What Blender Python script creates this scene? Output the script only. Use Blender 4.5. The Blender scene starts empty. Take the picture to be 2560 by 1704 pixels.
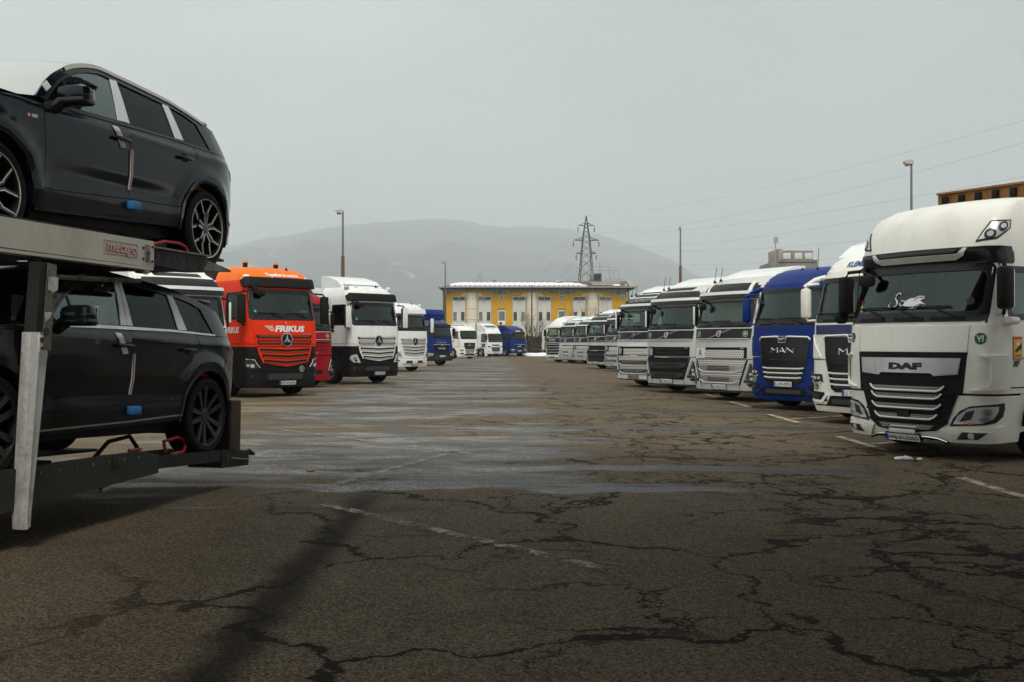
import bpy, bmesh, math, random
from mathutils import Vector, Matrix, noise as mnoise
R = math.radians
random.seed(7)
sc = bpy.context.scene
COL = sc.collection

# ------------------------------------------------------------------ camera
cam_d = bpy.data.cameras.new('camera'); cam = bpy.data.objects.new('camera', cam_d); COL.objects.link(cam)
cam_d.lens = 35.0; cam_d.sensor_width = 36.0; cam_d.shift_y = 0.00234
cam_d.clip_start = 0.1; cam_d.clip_end = 20000
cam.location = (0, 0, 1.5); cam.rotation_euler = (R(90), 0, 0)
sc.camera = cam

# ------------------------------------------------------------------ node helper
class NT:
    def __init__(s, tree):
        s.t = tree; s.l = tree.links
    def n(s, kind, ins=None, **props):
        nd = s.t.nodes.new(kind)
        for k, v in props.items(): setattr(nd, k, v)
        for k, v in (ins or {}).items(): s.put(nd.inputs[k], v)
        return nd
    def put(s, sock, v):
        if isinstance(v, bpy.types.NodeSocket): s.l.new(v, sock)
        else:
            if hasattr(sock.default_value, '__len__') and len(sock.default_value) == 4 and len(v) == 3: v = (*v, 1)
            sock.default_value = v
    def m(s, op, a, b=None, c=None, clamp=False):
        nd = s.t.nodes.new('ShaderNodeMath'); nd.operation = op; nd.use_clamp = clamp
        for i, v in enumerate((a, b, c)):
            if v is not None: s.put(nd.inputs[i], v)
        return nd.outputs[0]
    def vm(s, op, a, b=None):
        nd = s.t.nodes.new('ShaderNodeVectorMath'); nd.operation = op
        s.put(nd.inputs[0], a)
        if b is not None: s.put(nd.inputs[1], b)
        return nd.outputs['Value' if op in ('DOT_PRODUCT', 'LENGTH') else 0]
    def mix(s, f, a, b, blend='MIX'):
        nd = s.t.nodes.new('ShaderNodeMix'); nd.data_type = 'RGBA'; nd.blend_type = blend
        s.put(nd.inputs[0], f); s.put(nd.inputs[6], a); s.put(nd.inputs[7], b)
        return nd.outputs[2]
    def noise(s, vec, scale, detail=3, rough=.55, dist=0.0):
        nd = s.n('ShaderNodeTexNoise', {'Scale': scale, 'Detail': detail, 'Roughness': rough, 'Distortion': dist})
        if vec is not None: s.l.new(vec, nd.inputs['Vector'])
        return nd.outputs[0]
    def ss(s, v, lo, hi, a=0.0, b=1.0):
        nd = s.n('ShaderNodeMapRange', {1: lo, 2: hi, 3: a, 4: b}, interpolation_type='SMOOTHSTEP'); s.put(nd.inputs[0], v)
        return nd.outputs[0]

# ------------------------------------------------------------------ world: overcast sky, sun behind the cloud
SUN_AZ, SUN_EL = 172, 54
sun_dir = Vector((math.sin(R(SUN_AZ)) * math.cos(R(SUN_EL)), math.cos(R(SUN_AZ)) * math.cos(R(SUN_EL)), math.sin(R(SUN_EL))))
w = bpy.data.worlds.new('World'); sc.world = w; w.use_nodes = True
wt = NT(w.node_tree); w.node_tree.nodes.clear()
sky = wt.n('ShaderNodeTexSky', sky_type='NISHITA', sun_disc=False, sun_elevation=R(SUN_EL), sun_rotation=R(SUN_AZ), air_density=2.0, dust_density=6.0)
gen = wt.n('ShaderNodeTexCoord').outputs['Generated']
dirn = wt.vm('NORMALIZE', gen)
glow = wt.m('POWER', wt.m('MULTIPLY_ADD', wt.vm('DOT_PRODUCT', dirn, tuple(sun_dir)), .5, .5), 1.8)
cl = wt.noise(wt.vm('MULTIPLY', dirn, (1.0, 1.0, 2.6)), 1.7, 5, .55, .4)
cl2 = wt.noise(wt.vm('MULTIPLY', dirn, (1.0, 1.0, 3.0)), 4.5, 4, .5, .3)
up = wt.m('MAXIMUM', wt.n('ShaderNodeSeparateXYZ', {0: dirn}).outputs[2], 0.0)
bright = wt.m('ADD', wt.m('MULTIPLY_ADD', glow, 4.6, 4.15), wt.m('MULTIPLY', wt.m('SUBTRACT', cl, .5), 2.3))
bright = wt.m('ADD', bright, wt.m('MULTIPLY_ADD', wt.m('SUBTRACT', cl2, .5), 1.0, wt.m('MULTIPLY', up, 1.2)))
bright = wt.m('SUBTRACT', bright, wt.m('MULTIPLY', wt.n('ShaderNodeSeparateXYZ', {0: dirn}).outputs[0], 1.9))
cloud = wt.mix(wt.ss(bright, 3.8, 6.6), (.865, .965, 1.0), (.94, 1.0, .965))
cloud = wt.vm('SCALE', cloud); wt.put(cloud.node.inputs['Scale'], bright)
skycol = wt.mix(.96, sky.outputs[0], cloud)
bg = wt.n('ShaderNodeBackground', {'Color': skycol, 'Strength': 0.121})
wo = wt.n('ShaderNodeOutputWorld'); w.node_tree.links.new(bg.outputs[0], wo.inputs[0])
sun_d = bpy.data.lights.new('sun', 'SUN'); sun_d.energy = 1.5; sun_d.angle = R(20); sun_d.color = (1, .965, .9)
sun = bpy.data.objects.new('sun', sun_d); COL.objects.link(sun)
sun.rotation_euler = (-sun_dir).to_track_quat('-Z', 'Y').to_euler(); sun.location = (-30, -40, 60)
sc.view_settings.view_transform = 'Standard'; sc.view_settings.look = 'None'
sc.view_settings.exposure = 0.0; sc.view_settings.gamma = 1.0; sc.view_settings.use_curve_mapping = False
sc.render.engine = 'CYCLES'
sc.cycles.use_denoising = True; sc.cycles.max_bounces = 8; sc.cycles.diffuse_bounces = 3; sc.cycles.glossy_bounces = 4
sc.cycles.transparent_max_bounces = 12; sc.cycles.transmission_bounces = 4; sc.cycles.volume_bounces = 3
sc.cycles.caustics_reflective = False; sc.cycles.caustics_refractive = False; sc.cycles.sample_clamp_indirect = 6

# ------------------------------------------------------------------ materials
MAT = {}
def mk(name, col, rough=.5, metal=0., spec=.5, coat=0., dirt=0., dcol=(.11, .085, .06), dscale=2.2, bump=0., bscale=40., var=0., emit=0.):
    m = bpy.data.materials.new(name); m.use_nodes = True; t = NT(m.node_tree); b = m.node_tree.nodes['Principled BSDF']
    b.inputs['Roughness'].default_value = rough; b.inputs['Metallic'].default_value = metal
    b.inputs['Specular IOR Level'].default_value = spec; b.inputs['Coat Weight'].default_value = coat; b.inputs['Coat Roughness'].default_value = .08
    c = (*col, 1)
    if dirt or bump or var:
        tc = t.n('ShaderNodeTexCoord').outputs['Object']
    if var:
        f = t.noise(tc, 1.4, 4, .6)
        c = t.mix(t.ss(f, .3, .7), tuple(x * (1 - var) for x in col), tuple(min(1, x * (1 + var)) for x in col))
    if dirt:
        f1 = t.noise(t.vm('MULTIPLY', tc, (1.0, 1.0, .45)), dscale, 6, .62)
        f2 = t.noise(tc, dscale * 9, 3, .6)
        f = t.m('MULTIPLY', t.ss(t.m('MULTIPLY_ADD', f2, .25, f1), .52, .86), dirt)
        c = t.mix(f, c, (*dcol, 1))
        t.put(b.inputs['Roughness'], t.m('MULTIPLY_ADD', f, .5, rough, clamp=True))
    if bump:
        bn = t.n('ShaderNodeBump', {'Strength': bump, 'Distance': .01, 'Height': t.noise(tc, bscale, 4, .6)})
        m.node_tree.links.new(bn.outputs[0], b.inputs['Normal'])
    t.put(b.inputs['Base Color'], c)
    if emit: b.inputs['Emission Color'].default_value = (*col, 1); b.inputs['Emission Strength'].default_value = emit
    MAT[name] = m; return m
def glass(name, tint, refl=1.0, ior=1.45):
    m = bpy.data.materials.new(name); m.use_nodes = True; t = NT(m.node_tree); m.node_tree.nodes.clear()
    tr = t.n('ShaderNodeBsdfTransparent', {'Color': tint}); gl = t.n('ShaderNodeBsdfGlossy', {'Roughness': .03, 'Color': (.82, .97, .92)})
    fr = t.n('ShaderNodeFresnel', {'IOR': ior}); mx = t.n('ShaderNodeMixShader')
    m.node_tree.links.new(t.m('MULTIPLY', fr.outputs[0], refl, clamp=True), mx.inputs[0]); m.node_tree.links.new(tr.outputs[0], mx.inputs[1]); m.node_tree.links.new(gl.outputs[0], mx.inputs[2])
    o = t.n('ShaderNodeOutputMaterial'); m.node_tree.links.new(mx.outputs[0], o.inputs[0]); MAT[name] = m; return m
mk('paint_cream', (.88, .85, .77), .38, coat=.25, dirt=.18, dcol=(.30, .25, .18))
mk('paint_white', (.82, .82, .79), .36, coat=.25, dirt=.2, dcol=(.32, .28, .22))
mk('paint_silver', (.62, .60, .58), .36, metal=.12, coat=.2, dirt=.18, dcol=(.25, .21, .17))
mk('paint_orange', (.95, .17, .004), .42, spec=.2, coat=.0, dirt=.12)
mk('paint_red_orange', (.82, .036, .004), .42, spec=.18, coat=.0, dirt=.12)
mk('paint_red', (.32, .004, .012), .42, spec=.18, coat=.0, dirt=.2)
mk('paint_blue', (.002, .024, .165), .42, coat=.0, spec=.18, dirt=.18)
mk('paint_blue_dark', (.006, .014, .10), .36, coat=.2, dirt=.2)
mk('paint_navy', (.0035, .0065, .0125), .13, coat=.1, spec=.24, dirt=.03, dcol=(.09, .08, .07))
mk('paint_graphite', (.008, .010, .011), .15, coat=.1, spec=.26, dirt=.06, dcol=(.09, .08, .07))
mk('black_plastic', (.008, .008, .009), .6, spec=.18, dirt=.25, dcol=(.05, .042, .033))
mk('black_gloss', (.008, .009, .010), .25, coat=.0, spec=.35, dirt=.06, dcol=(.07, .06, .05))
mk('dark_grey', (.022, .022, .024), .55, spec=.2, dirt=.2)
mk('lining', (.035, .036, .038), .8)
mk('lining_beige', (.20, .18, .15), .85)
mk('curtain', (.46, .44, .36), .9)
mk('seat', (.03, .03, .033), .85)
mk('chrome', (.72, .72, .72), .14, metal=1.0, dirt=.15)
mk('alu', (.60, .60, .60), .33, metal=.85, dirt=.2)
mk('bar_white', (.80, .79, .76), .35, coat=.2, dirt=.15, dcol=(.3, .26, .2))
mk('rubber', (.010, .010, .010), .8, spec=.2, dirt=.3, dcol=(.06, .05, .04), bump=.3, bscale=60)
mk('rim_steel', (.35, .35, .36), .45, metal=.6, dirt=.5)
mk('lamp_silver', (.66, .67, .66), .2, metal=.25, var=.3)
mk('lamp_dark', (.05, .052, .055), .2, metal=.3)
mk('amber', (.80, .22, .01), .3)
mk('plate_white', (.78, .78, .74), .45, dirt=.15)
mk('plate_dirty', (.33, .30, .25), .6, dirt=.5)
mk('plate_blue', (.01, .05, .42), .4)
mk('ink', (.012, .012, .014), .5)
mk('ink_white', (.80, .79, .76), .5)
mk('ink_grey', (.36, .36, .36), .5)
mk('ink_blue', (.02, .05, .28), .5)
mk('sky_blue', (.25, .55, .75), .5)
mk('sticker_green', (.006, .10, .028), .4)
mk('sticker_white', (.70, .78, .62), .4)
mk('sticker_red', (.65, .03, .03), .45)
mk('sticker_yellow', (.80, .52, .03), .45)
mk('sticker_teal', (.10, .45, .45), .5)
mk('red_cloth', (.55, .04, .03), .8)
mk('snow', (.84, .86, .88), .7, bump=.6, bscale=6)
mk('dirty_snow', (.62, .61, .60), .8, dirt=.4, bump=.6, bscale=8)
glass('windscreen', (.42, .53, .49), 1.7)
glass('side_glass', (.45, .60, .54), 2.0)
glass('privacy_glass', (.05, .055, .055), .55)
glass('clear_lens', (.85, .87, .86), 1.0)
def mesh_metal(name, col, hole, sc_=26.):
    m = mk(name, col, .38, metal=.15); t = NT(m.node_tree); b = m.node_tree.nodes['Principled BSDF']
    tc = t.n('ShaderNodeTexCoord').outputs['Object']
    br = t.n('ShaderNodeTexBrick', {'Color1': (0, 0, 0), 'Color2': (0, 0, 0), 'Mortar': (1, 1, 1), 'Scale': sc_, 'Mortar Size': .13, 'Mortar Smooth': .2, 'Brick Width': .62, 'Row Height': .42})
    sx = t.n('ShaderNodeSeparateXYZ', {0: tc}); t.l.new(t.n('ShaderNodeCombineXYZ', {0: sx.outputs[0], 1: sx.outputs[2]}).outputs[0], br.inputs['Vector'])
    t.put(b.inputs['Base Color'], t.mix(br.outputs[0], (*hole, 1), (*col, 1)))
    return m
mesh_metal('mesh_chrome', (.74, .71, .66), (.02, .02, .02), 8.)
mesh_metal('mesh_dark', (.30, .29, .27), (.008, .008, .008), 14.)
mesh_metal('mesh_white', (.60, .56, .50), (.34, .31, .27), 16.)
mesh_metal('mesh_orange', (.34, .05, .01), (.20, .022, .006), 16.)

# ------------------------------------------------------------------ mesh helpers
def link(name, me, mat=None, parent=None):
    o = bpy.data.objects.new(name, me); COL.objects.link(o)
    if mat is not None:
        me.materials.append(MAT[mat] if isinstance(mat, str) else mat)
    if parent is not None: o.parent = parent
    return o
def tag(o, label=None, cat=None, group=None, kind=None):
    if label: o['label'] = label
    if cat: o['category'] = cat
    if group: o['group'] = group
    if kind: o['kind'] = kind
    return o
def empty(name, loc=(0, 0, 0), rz=0., label=None, cat=None, group=None):
    o = bpy.data.objects.new(name, None); COL.objects.link(o); o.location = loc; o.rotation_euler = (0, 0, rz); o.empty_display_size = .3
    return tag(o, label, cat, group)
class MB:
    def __init__(s): s.v = []; s.f = []
    def add(s, vs, fs):
        n = len(s.v); s.v += [tuple(p) for p in vs]; s.f += [tuple(i + n for i in f) for f in fs]; return s
    def box(s, c, d, M=None, bev=0.):
        x, y, z = (k / 2 for k in d)
        if bev:
            bm = bmesh.new(); bmesh.ops.create_cube(bm, size=1.0)
            for q in bm.verts: q.co = Vector((q.co.x * d[0], q.co.y * d[1], q.co.z * d[2]))
            bmesh.ops.bevel(bm, geom=bm.edges[:], offset=min(bev, min(d) * .49), segments=2, profile=.5, affect='EDGES')
            vs = [q.co.copy() for q in bm.verts]; bm.verts.index_update(); fs = [[q.index for q in f.verts] for f in bm.faces]; bm.free()
        else:
            vs = [Vector((i * x, j * y, k * z)) for i in (-1, 1) for j in (-1, 1) for k in (-1, 1)]
            fs = [(0, 1, 3, 2), (4, 6, 7, 5), (0, 4, 5, 1), (2, 3, 7, 6), (0, 2, 6, 4), (1, 5, 7, 3)]
        if M is not None: vs = [M @ q for q in vs]
        return s.add([Vector(c) + q for q in vs], fs)
    def cyl(s, a, b, r0, r1=None, n=10, cap=True):
        a = Vector(a); b = Vector(b); r1 = r0 if r1 is None else r1
        q = (b - a).to_track_quat('Z', 'Y') if (b - a).length > 1e-6 else Matrix.Identity(3).to_quaternion()
        vs = []
        for k in range(n):
            u = 2 * math.pi * k / n; e = Vector((math.cos(u), math.sin(u), 0)); vs += [a + q @ (e * r0), b + q @ (e * r1)]
        fs = [(2 * k, 2 * ((k + 1) % n), 2 * ((k + 1) % n) + 1, 2 * k + 1) for k in range(n)]
        if cap: fs += [tuple(2 * k for k in reversed(range(n))), tuple(2 * k + 1 for k in range(n))]
        return s.add(vs, fs)
    def tube(s, pts, r, n=6):
        pts = [Vector(p) for p in pts]; vs = []; rings = len(pts)
        for i, p in enumerate(pts):
            t = (pts[min(i + 1, rings - 1)] - pts[max(i - 1, 0)]).normalized()
            up = Vector((0, 0, 1)) if abs(t.z) < .9 else Vector((1, 0, 0))
            e1 = t.cross(up).normalized(); e2 = t.cross(e1); rr = r[i] if isinstance(r, (list, tuple)) else r
            vs += [p + (e1 * math.cos(2 * math.pi * k / n) + e2 * math.sin(2 * math.pi * k / n)) * rr for k in range(n)]
        fs = [(i * n + k, i * n + (k + 1) % n, (i + 1) * n + (k + 1) % n, (i + 1) * n + k) for i in range(rings - 1) for k in range(n)]
        fs += [tuple(reversed(range(n))), tuple((rings - 1) * n + k for k in range(n))]
        return s.add(vs, fs)
    def prism(s, poly, f0, f1):
        n = len(poly); vs = [f0(p) for p in poly] + [f1(p) for p in poly]
        fs = [tuple(range(n)), tuple(reversed(range(n, 2 * n)))] + [(k, k + n, (k + 1) % n + n, (k + 1) % n) for k in range(n)]
        return s.add(vs, fs)
    def prism_y(s, poly, y0, y1): return s.prism(poly, lambda p: Vector((p[0], y0, p[1])), lambda p: Vector((p[0], y1, p[1])))
    def prism_x(s, poly, x0, x1): return s.prism(poly, lambda p: Vector((x0, p[0], p[1])), lambda p: Vector((x1, p[0], p[1])))
    def prism_z(s, poly, z0, z1): return s.prism(poly, lambda p: Vector((p[0], p[1], z0)), lambda p: Vector((p[0], p[1], z1)))
    def lathe(s, prof, c, axis=(1, 0, 0), n=24, closed=False):
        q = Vector((0, 0, 1)).rotation_difference(Vector(axis).normalized()); c = Vector(c); vs = []; m = len(prof)
        for k in range(n):
            u = 2 * math.pi * k / n
            vs += [c + q @ Vector((r * math.cos(u), r * math.sin(u), h)) for r, h in prof]
        fs = [(k * m + i, ((k + 1) % n) * m + i, ((k + 1) % n) * m + i + 1, k * m + i + 1) for k in range(n) for i in range(m - 1)]
        if closed: fs += [(k * m + m - 1, ((k + 1) % n) * m + m - 1, ((k + 1) % n) * m, k * m) for k in range(n)]
        return s.add(vs, fs)
    def mesh(s, name, ang=35, fix=True):
        me = bpy.data.meshes.new(name); me.from_pydata([tuple(p) for p in s.v], [], s.f)
        if fix:
            bm = bmesh.new(); bm.from_mesh(me); bmesh.ops.recalc_face_normals(bm, faces=bm.faces); bm.to_mesh(me); bm.free()
        me.polygons.foreach_set('use_smooth', [True] * len(me.polygons)); me.set_sharp_from_angle(angle=R(ang)); me.update(); return me
    def build(s, name, mat, parent=None, ang=35, fix=True): return link(name, s.mesh(name, ang, fix), mat, parent)

def cut2d(poly, st, su, xc=(), zc=()):
    bm = bmesh.new(); vs = [bm.verts.new((p[0], p[1], 0)) for p in poly]; bm.faces.new(vs)
    if len(poly) > 3: bmesh.ops.triangulate(bm, faces=bm.faces[:])
    xs = [p[0] for p in poly]; zs = [p[1] for p in poly]
    for lo, hi, step, no in ((min(xs), max(xs), st, (1, 0, 0)), (min(zs), max(zs), su, (0, 1, 0))):
        if step and hi - lo > step * 1.2:
            n = int(math.ceil((hi - lo) / step))
            for k in range(1, n):
                c = lo + (hi - lo) * k / n
                bmesh.ops.bisect_plane(bm, geom=bm.verts[:] + bm.edges[:] + bm.faces[:], plane_co=(c * no[0], c * no[1], 0), plane_no=no, dist=1e-5)
    for cs, no, lo, hi in ((xc, (1, 0, 0), min(xs), max(xs)), (zc, (0, 1, 0), min(zs), max(zs))):
        for c in cs:
            if lo + 1e-3 < c < hi - 1e-3: bmesh.ops.bisect_plane(bm, geom=bm.verts[:] + bm.edges[:] + bm.faces[:], plane_co=(c * no[0], c * no[1], 0), plane_no=no, dist=1e-5)
    bm.verts.index_update(); bm.normal_update()
    V = [(q.co.x, q.co.y) for q in bm.verts]; Fs = []
    for f in bm.faces:
        idx = [q.index for q in f.verts]
        a = sum(V[idx[i]][0] * V[idx[(i + 1) % len(idx)]][1] - V[idx[(i + 1) % len(idx)]][0] * V[idx[i]][1] for i in range(len(idx)))
        Fs.append(idx if a > 0 else idx[::-1])
    E = [(e.verts[0].index, e.verts[1].index) for e in bm.edges if len(e.link_faces) == 1]
    bm.free(); return V, Fs, E
def mapped(V, Fs, E, surf, off, skirt, flip=False):
    """lay a flat 2-D mesh on a curved surface, proud by off, with edges folded back by skirt"""
    e = 1e-3; P = []; N = []
    for a, b in V:
        p = Vector(surf(a, b)); t = Vector(surf(a + e, b)) - Vector(surf(a - e, b)); u = Vector(surf(a, b + e)) - Vector(surf(a, b - e))
        n = t.cross(u); n = n.normalized() if n.length > 0 else Vector((0, -1, 0))
        if flip: n = -n
        P.append(p); N.append(n)
    vs = [p + n * off for p, n in zip(P, N)]; no = list(N); fs = [tuple(f if not flip else f[::-1]) for f in Fs]
    if skirt:
        for i, j in E:
            k = len(vs); q = [vs[i], vs[j], P[j] + N[j] * (off - skirt), P[i] + N[i] * (off - skirt)]
            fn = (q[1] - q[0]).cross(q[2] - q[0]); vs += q; no += [fn.normalized() if fn.length > 0 else N[i]] * 4; fs.append((k, k + 1, k + 2, k + 3))
    return vs, no, fs
def build_mapped(name, vs, no, fs, mat, parent):
    me = bpy.data.meshes.new(name); me.from_pydata([tuple(v) for v in vs], [], fs)
    me.polygons.foreach_set('use_smooth', [True] * len(me.polygons)); me.update()
    me.normals_split_custom_set_from_vertices([tuple(n) for n in no]); return link(name, me, mat, parent)
def patch(name, poly, surf, mat, parent, off=.006, skirt=.02, step=.14, stepz=.2, flip=False, xc=(), zc=()):
    V, Fs, E = cut2d(poly, step, stepz, xc, zc)
    return build_mapped(name, *mapped(V, Fs, E, surf, off, skirt, flip), mat, parent)
def ring(name, outer, inner, surf, mat, parent, off=.006, skirt=.02, flip=False):
    n = len(outer); V = list(outer) + list(inner); Fs = []
    for k in range(n):
        q = [k, (k + 1) % n, (k + 1) % n + n, k + n]
        a = sum(V[q[i]][0] * V[q[(i + 1) % 4]][1] - V[q[(i + 1) % 4]][0] * V[q[i]][1] for i in range(4)); Fs.append(q if a > 0 else q[::-1])
    E = [(k, (k + 1) % n) for k in range(n)] + [(k + n, (k + 1) % n + n) for k in range(n)]
    return build_mapped(name, *mapped(V, Fs, E, surf, off, skirt, flip), mat, parent)
def rrect(x0, y0, x1, y1, r, n=5, m=8):
    r = min(r, (x1 - x0) / 2.01, (y1 - y0) / 2.01); P = []
    cs = [(x1 - r, y1 - r, 0), (x0 + r, y1 - r, 90), (x0 + r, y0 + r, 180), (x1 - r, y0 + r, 270)]
    for i, (cx, cy, a0) in enumerate(cs):
        arc = [(cx + r * math.cos(R(a0 + 90 * k / n)), cy + r * math.sin(R(a0 + 90 * k / n))) for k in range(n + 1)]; P += arc
        nx, ny, na = cs[(i + 1) % 4]; q = (nx + r * math.cos(R(na)), ny + r * math.sin(R(na))); p = arc[-1]
        P += [(p[0] + (q[0] - p[0]) * k / m, p[1] + (q[1] - p[1]) * k / m) for k in range(1, m)]
    return P
def circ(x, y, r, n=20, ry=None): return [(x + r * math.cos(2 * math.pi * k / n), y + (ry or r) * math.sin(2 * math.pi * k / n)) for k in range(n)]
def mir(poly): return [(-a, b) for a, b in reversed(poly)]
_TXT = {}
def text2d(s, bold=0., spacing=1.0, shear=0.):
    key = (s, bold, spacing, shear)
    if key not in _TXT:
        cu = bpy.data.curves.new('txt', 'FONT'); cu.body = s; cu.align_x = 'CENTER'; cu.align_y = 'BOTTOM_BASELINE'; cu.offset = bold; cu.space_character = spacing; cu.shear = shear; cu.resolution_u = 2
        o = bpy.data.objects.new('txt', cu); COL.objects.link(o); dg = bpy.context.evaluated_depsgraph_get(); me = o.evaluated_get(dg).to_mesh()
        V = [(q.co.x, q.co.y) for q in me.vertices]; Fs = [tuple(p.vertices) for p in me.polygons]
        o.evaluated_get(dg).to_mesh_clear(); bpy.data.objects.remove(o); bpy.data.curves.remove(cu)
        h = max(q[1] for q in V) if V else 1
        _TXT[key] = ([(a / h, b / h) for a, b in V], Fs)
    return _TXT[key]
def text_on(name, s, a, b, h, surf, mat, parent, off=.008, wide=1.0, bold=0., spacing=1.0, shear=0., width=None, flip=False, mirror=False):
    V, Fs = text2d(s, bold, spacing, shear)
    if width: 
        x0 = min(v[0] for v in V); x1 = max(v[0] for v in V); wide = width / ((x1 - x0) * h); 
    sg = -1 if mirror else 1
    V = [(a + sg * x * h * wide, b + y * h) for x, y in V]
    Fs2 = []
    for f in Fs:
        ar = sum(V[f[i]][0] * V[f[(i + 1) % len(f)]][1] - V[f[(i + 1) % len(f)]][0] * V[f[i]][1] for i in range(len(f))); Fs2.append(f if ar > 0 else f[::-1])
    return build_mapped(name, *mapped(V, Fs2, [], surf, off, 0, flip), mat, parent)
# ------------------------------------------------------------------ ground
def asphalt():
    m = bpy.data.materials.new('asphalt'); m.use_nodes = True; t = NT(m.node_tree); b = m.node_tree.nodes['Principled BSDF']
    pos = t.n('ShaderNodeNewGeometry').outputs['Position']; sx = t.n('ShaderNodeSeparateXYZ', {0: pos}); X, Y = sx.outputs[0], sx.outputs[1]
    big = t.noise(pos, .30, 4, .55); streak = t.noise(t.vm('MULTIPLY', pos, (.22, .80, 1)), 1.0, 6, .6, .35); mid = t.noise(pos, 1.7, 5, .6)
    grain = t.noise(pos, 95., 3, .75); grain2 = t.noise(pos, 16., 4, .65)
    stone = t.n('ShaderNodeTexVoronoi', {'Vector': pos, 'Scale': 85., 'Randomness': 1.0}, feature='F1', voronoi_dimensions='2D'); st_ = t.n('ShaderNodeSeparateColor', {0: stone.outputs['Color']}).outputs[0]
    # dry brown asphalt with aggregate speckle
    dry = t.mix(t.ss(big, .3, .7), (.110, .079, .047, 1), (.150, .110, .067, 1))
    dry = t.mix(t.ss(mid, .38, .68), dry, (.100, .072, .044, 1))
    dry = t.mix(t.m('MULTIPLY', t.ss(grain, .50, .64), .6), dry, (.235, .19, .14, 1)); dry = t.mix(t.m('MULTIPLY', t.ss(grain, .48, .34), .7), dry, (.030, .025, .020, 1))
    dry = t.mix(t.ss(st_, .55, 1.0, 0, .55), dry, (.27, .22, .16, 1)); dry = t.mix(t.ss(st_, .45, 0., 0, .75), dry, (.028, .022, .017, 1))
    # salt-washed grey area down the aisle
    dx = t.m('ABSOLUTE', t.m('ADD', X, t.m('MULTIPLY_ADD', Y, .016, 1.9)))
    reg = t.ss(t.m('MULTIPLY_ADD', big, 3.0, dx), 6.6, 3.2)
    far = t.ss(t.m('MULTIPLY_ADD', t.noise(t.vm('MULTIPLY', pos, (.5, 1, 1)), .55, 4, .6), 6.0, t.m('MULTIPLY_ADD', mid, .8, Y)), 12.7, 13.3)
    isl = t.ss(t.m('MULTIPLY_ADD', t.noise(t.vm('MULTIPLY', pos, (.20, .62, 1)), .62, 5, .55, .4), 1.0, t.m('MULTIPLY', mid, .10)), .545, .60)
    grey = t.m('MULTIPLY', t.ss(t.m('MULTIPLY_ADD', reg, .36, t.m('MULTIPLY', streak, 1.0)), .70, .79), far)
    grey = t.m('MULTIPLY', grey, t.m('SUBTRACT', 1.0, t.m('MULTIPLY', isl, .92)))
    # patched seams running across the lot
    wob = t.m('MULTIPLY', t.m('SUBTRACT', t.noise(pos, .8, 3, .5), .5), 1.1)
    seams = None
    for y0, hw, x0, x1, sl in ((10.35, .24, -6, 2.5, -.06), (12.15, .34, -6, 4.3, -.10), (15.1, .18, -6, 1.6, -.02), (17.9, .42, -7, 6.0, -.05), (22.4, .5, -7, 6.2, -.03), (28.5, .5, -7, 3.5, 0.), (36., .7, -7, 4., 0.)):
        dd = t.m('ABSOLUTE', t.m('SUBTRACT', t.m('ADD', t.m('MULTIPLY_ADD', X, -sl, Y), t.m('MULTIPLY', wob, .95)), y0))
        s = t.m('MULTIPLY', t.ss(dd, hw, hw * .72), t.m('MULTIPLY', t.ss(t.m('ADD', X, wob), x1 + .4, x1 - .5), t.ss(X, x0 - .5, x0 + .5)))
        seams = s if seams is None else t.m('MAXIMUM', seams, s)
    salt = t.ss(t.m('MULTIPLY_ADD', grain2, .75, t.m('MULTIPLY', st_, .45)), .42, .78)
    edge_salt = t.ss(t.noise(t.vm('MULTIPLY', pos, (.6, 1, 1)), 1.3, 7, .7, .8), .42, .66)
    salty = t.m('MULTIPLY', t.m('MULTIPLY_ADD', edge_salt, .80, .20), t.ss(X, 3.0, -1.2, .1, 1.0))
    greyc = t.mix(t.m('MULTIPLY', salt, salty), (.044, .038, .034, 1), (.40, .375, .35, 1))
    gmask = t.m('MAXIMUM', grey, seams)
    col = t.mix(gmask, dry, greyc)
    # cracks filled with damp
    warp = t.vm('ADD', pos, t.vm('SCALE', t.vm('SUBTRACT', t.n('ShaderNodeTexNoise', {'Vector': pos, 'Scale': 1.5, 'Detail': 5, 'Roughness': .65}).outputs[1], (.5, .5, .5)))); warp.node.inputs[1].links[0].from_node.inputs['Scale'].default_value = 1.35
    frz = t.noise(pos, 13., 5, .75)
    def cracks(scale, w0, w1, seed):
        vo = t.n('ShaderNodeTexVoronoi', {'Vector': t.vm('ADD', t.vm('MULTIPLY', warp, (1, .8, 0)), (seed, seed * .7, 0)), 'Scale': scale, 'Randomness': 1.0}, feature='DISTANCE_TO_EDGE', voronoi_dimensions='2D')
        wd = t.ss(t.noise(pos, 1.1, 4, .6), .35, .72, w0, w1)
        return t.m('SUBTRACT', 1.0, t.ss(t.m('DIVIDE', t.m('ADD', vo.outputs[0], t.m('MULTIPLY', t.m('SUBTRACT', frz, .5), .034 if scale < 1 else (.05 if scale < 1.3 else .09))), wd), .45, 1.0))
    pres = t.ss(t.noise(pos, .42, 3, .5), .30, .42)
    right = t.ss(X, -3.4, -1.2, .05, 1.0)
    c1 = t.m('MULTIPLY', t.m('MULTIPLY', cracks(.46, .010, .042, 3.1), pres), right)
    c1 = t.m('MULTIPLY', c1, t.ss(Y, 70, 30))
    bandx = t.m('ABSOLUTE', t.m('SUBTRACT', t.m('MULTIPLY_ADD', big, 1.6, X), t.m('MULTIPLY_ADD', Y, -.02, 4.0)))
    c2 = t.m('MULTIPLY', t.m('MULTIPLY', cracks(1.5, .02, .13, 9.7), t.ss(bandx, 1.25, .45)), t.m('MULTIPLY', t.ss(Y, 26, 19), t.ss(Y, 5.2, 6.6)))
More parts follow.
